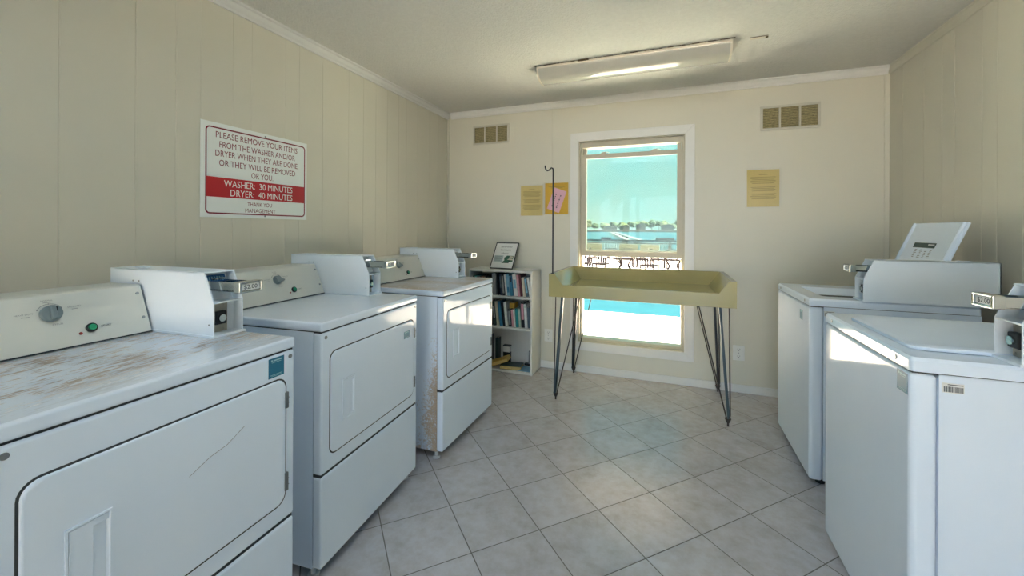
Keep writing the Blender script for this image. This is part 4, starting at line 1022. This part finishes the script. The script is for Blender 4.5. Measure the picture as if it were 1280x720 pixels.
for x in (-2.0, 3.2, 3.9): MB().box(x - 0.5, x + 0.5, -0.15, 0.15, 1.58, 1.82, 0.06).build('mooring_box', M['darkwood'], wf)
# pier running out over the water
pr_ = thing('pier', 'pale wooden pier running out across the water', 'pier', (0, 0, -1.2))
A0 = Vector((-6.2, 80, 0.75)); A1 = Vector((-62, 480, 0.75)); dd = (A1 - A0).normalized(); sd_ = Vector((dd.y, -dd.x, 0))
for s, nm in ((-1, 'walkway_edge'), (1, 'walkway_edge')):
    b = MB(); p0 = A0 + sd_ * s * 1.1; p1 = A1 + sd_ * s * 2.2
    b.quad(p0 - sd_ * .45, p0 + sd_ * .45, p1 + sd_ * 1.2, p1 - sd_ * 1.2).quad(p0 - sd_ * .45 - Vector((0, 0, .2)), p0 + sd_ * .45 - Vector((0, 0, .2)), p1 + sd_ * 1.2 - Vector((0, 0, .2)), p1 - sd_ * 1.2 - Vector((0, 0, .2)))
    b.build(nm, mat('bleached_boards', (0.075, 0.073, 0.062), 0.8, spec=0.1, lin=True), pr_)
for k in range(14):
    p = A0.lerp(A1, k / 13); MB().cyl((p.x, p.y, -0.3), (p.x, p.y, 0.75), 0.25, seg=8).build('pile', M['wood'], pr_)
# patio furniture by the pool
def patio_chair(label, x, y, rz):
    o = thing('patio_chair', label, 'chair', (x, y, GZ), R(rz), 'patio chairs beyond the pool')
    MB().box(-0.26, 0.26, -0.24, 0.24, 0.33, 0.39).build('seat', M['patio'], o)
    b = MB()
    for k in range(6): b.box(-0.25 + k * 0.095, -0.225 + k * 0.095, 0.23, 0.25, 0.39, 0.80, mtx=Matrix.Translation((0, 0, 0)))
    b.box(-0.26, 0.26, 0.23, 0.255, 0.78, 0.82); b.build('backrest', M['patio'], o)
    for sx_ in (-0.24, 0.24):
        for sy_ in (-0.22, 0.23): MB().cyl((sx_, sy_, 0), (sx_, sy_, 0.37), 0.026, seg=8).build('leg', M['patio'], o)
        MB().tube([(sx_ * 1.1, 0.23, 0.62), (sx_ * 1.1, -0.2, 0.6), (sx_ * 1.1, -0.23, 0.37)], 0.024, 6).build('armrest', M['patio'], o)
def patio_table(label, x, y):
    o = thing('patio_table', label, 'table', (x, y, GZ), 0, 'patio tables beyond the pool')
    MB().cyl((0, 0, 0.66), (0, 0, 0.70), 0.55, seg=32).build('tabletop', M['patio'], o)
    for k in range(4):
        a = R(45 + 90 * k); MB().tube([(0.4 * math.cos(a), 0.4 * math.sin(a), 0.66), (0.18 * math.cos(a), 0.18 * math.sin(a), 0.36), (0.42 * math.cos(a), 0.42 * math.sin(a), 0)], 0.028, 6).build('leg', M['patio'], o)
def xa(px, y): return y * math.tan(math.atan((px - 640) / 513.8) - R(21.03))
lab = 'brown metal patio chair on the deck beyond the pool'
for i, (px, y, rz_) in enumerate(((728, 15.4, 0), (751, 15.4, -10), (812, 15.4, 160), (744, 18.6, 90), (762, 18.6, 200), (784, 18.6, 10), (803, 18.6, -90), (822, 18.6, 100), (840, 18.6, 190))):
    patio_chair(lab, xa(px, y), y, rz_)
patio_table('brown round patio table beyond the pool, right end of the group', xa(842, 15.4), 15.4)
patio_table('brown round patio table beyond the pool, among the chairs', xa(781, 15.4), 15.4)
def lounger(label, x, y):
    o = thing('sun_lounger', label, 'lounger', (x, y, GZ), 0, 'yellow loungers in front of the railing')
    MB().box(-0.5, 0.5, -0.9, 0.2, 0.28, 0.36, 0.02).build('seat_cushion', M['cushion'], o)
    MB().box(-0.5, 0.5, 0.0, 0.09, 0.0, 0.55, 0.03, mtx=Matrix.Translation((0, 0.2, 0.30)) @ Matrix.Rotation(R(-15), 4, 'X')).build('back_cushion', M['cushion'], o)
    for sx_ in (-0.44, 0.44):
        for sy_ in (-0.8, 0.15): MB().box(sx_ - 0.03, sx_ + 0.03, sy_ - 0.03, sy_ + 0.03, 0, 0.28).build('leg', M['wood'], o)
for px, lb_ in ((741, 'yellow cushioned lounger leftmost in front of the railing'), (785, 'yellow cushioned lounger in the middle in front of the railing'), (812, 'yellow cushioned lounger rightmost in front of the railing')):
    lounger(lb_, xa(px, 23.5), 23.5)
# far trees and houses
def blob(rad, seed):
    b = bmesh.new(); bmesh.ops.create_icosphere(b, subdivisions=2, radius=1); rnd = random.Random(seed)
    for v in b.verts:
        k = 1 + rnd.uniform(-0.16, 0.16); v.co = Vector((v.co.x * rad[0] * k, v.co.y * rad[1] * k, v.co.z * rad[2] * k))
    return b
random.seed(5)
for i in range(24):
    x = -178 + i * 9.5 + random.uniform(-1, 1); y = 640 + (i % 3) * 17; h = random.uniform(11, 17)
    o = thing('shore_tree', 'leafy green tree among the row on the far shore', 'tree', (x, y, 1.9), random.uniform(0, 6), 'trees on the far shore')
    cr = MB()
    for k in range(4):
        r = random.uniform(3.5, 6.0); cr.merge(blob((r, r, r * 0.75), i * 9 + k), Matrix.Translation((random.uniform(-4, 4), random.uniform(-3, 3), h - r * random.uniform(0.8, 1.7))))
    cr.build('crown', M['leaf1'] if i % 3 else M['leaf2'], o)
    MB().cyl((0, 0, -0.2), (0, 0, h * 0.6), 0.5, 0.3, seg=8).build('trunk', M['bark'], o)
for px, w_, hgt, lb_ in ((763, 20, 6, 'low pale house with grey roof left of the others on the far shore'), (783, 9, 7, 'small pale house in the middle of the far shore'), (801, 13, 9, 'tall pale house near the middle of the far shore'), (834, 16, 8, 'pale house at the right on the far shore')):
    y = 612; o = thing('shore_house', lb_, 'house', (xa(px, y), y, 1.9))
    MB().box(-w_ / 2, w_ / 2, -4, 4, -0.2, hgt * 0.6).build('walls', M['house'], o)
    MB().prism([(-w_ / 2 - 0.6, hgt * 0.6), (w_ / 2 + 0.6, hgt * 0.6), (w_ / 4, hgt), (-w_ / 4, hgt)], 'y', -4.5, 4.5).build('roof', M['roof'], o)
    for k in range(3):
        xx = -w_ / 3 + k * w_ / 3; MB().box(xx - 0.7, xx + 0.7, -4.05, -3.95, hgt * 0.2, hgt * 0.42).build('window', M['roof'], o)
# palms outside the doorway behind the camera (their reflection shows in the window panes)
def palm(label, x, y, h, seed):
    o = thing('palm_tree', label, 'tree', (x, y, GZ), 0, 'palms outside the doorway'); rnd = random.Random(seed)
    pts = [(0.15 * math.sin(k / 9 * 2.0), 0.1 * k / 9, h * k / 9 - 0.02) for k in range(10)]
    MB().tube(pts, 0.13, 10).build('trunk', M['bark'], o)
    cr = MB(); top = Vector(pts[-1])
    for k in range(15):
        a = 2 * math.pi * k / 15 + rnd.uniform(-.15, .15); up = rnd.uniform(0.1, 0.9); L_ = rnd.uniform(1.3, 1.8)
        prev = None
        for j in range(9):
            t_ = j / 8; c = top + Vector((math.cos(a) * L_ * t_, math.sin(a) * L_ * t_, up * t_ * 1.3 - 1.5 * t_ * t_)); w_ = 0.02 + 0.20 * math.sin(math.pi * min(1, t_ + 0.08)); s_ = Vector((-math.sin(a), math.cos(a), 0)) * w_
            if prev: cr.quad(prev[0] - prev[1] - Vector((0, 0, prev[2])), prev[0], c, c - s_ - Vector((0, 0, w_ * .6))); cr.quad(prev[0], prev[0] + prev[1] - Vector((0, 0, prev[2])), c + s_ - Vector((0, 0, w_ * .6)), c)
            prev = (c, s_, w_ * .6)
    cr.build('fronds', M['leaf1'], o)
palm('palm tree outside the doorway, left one', -1.7, -8.5, 3.4, 1)
palm('palm tree outside the doorway, right one', 1.9, -9.5, 3.2, 2)
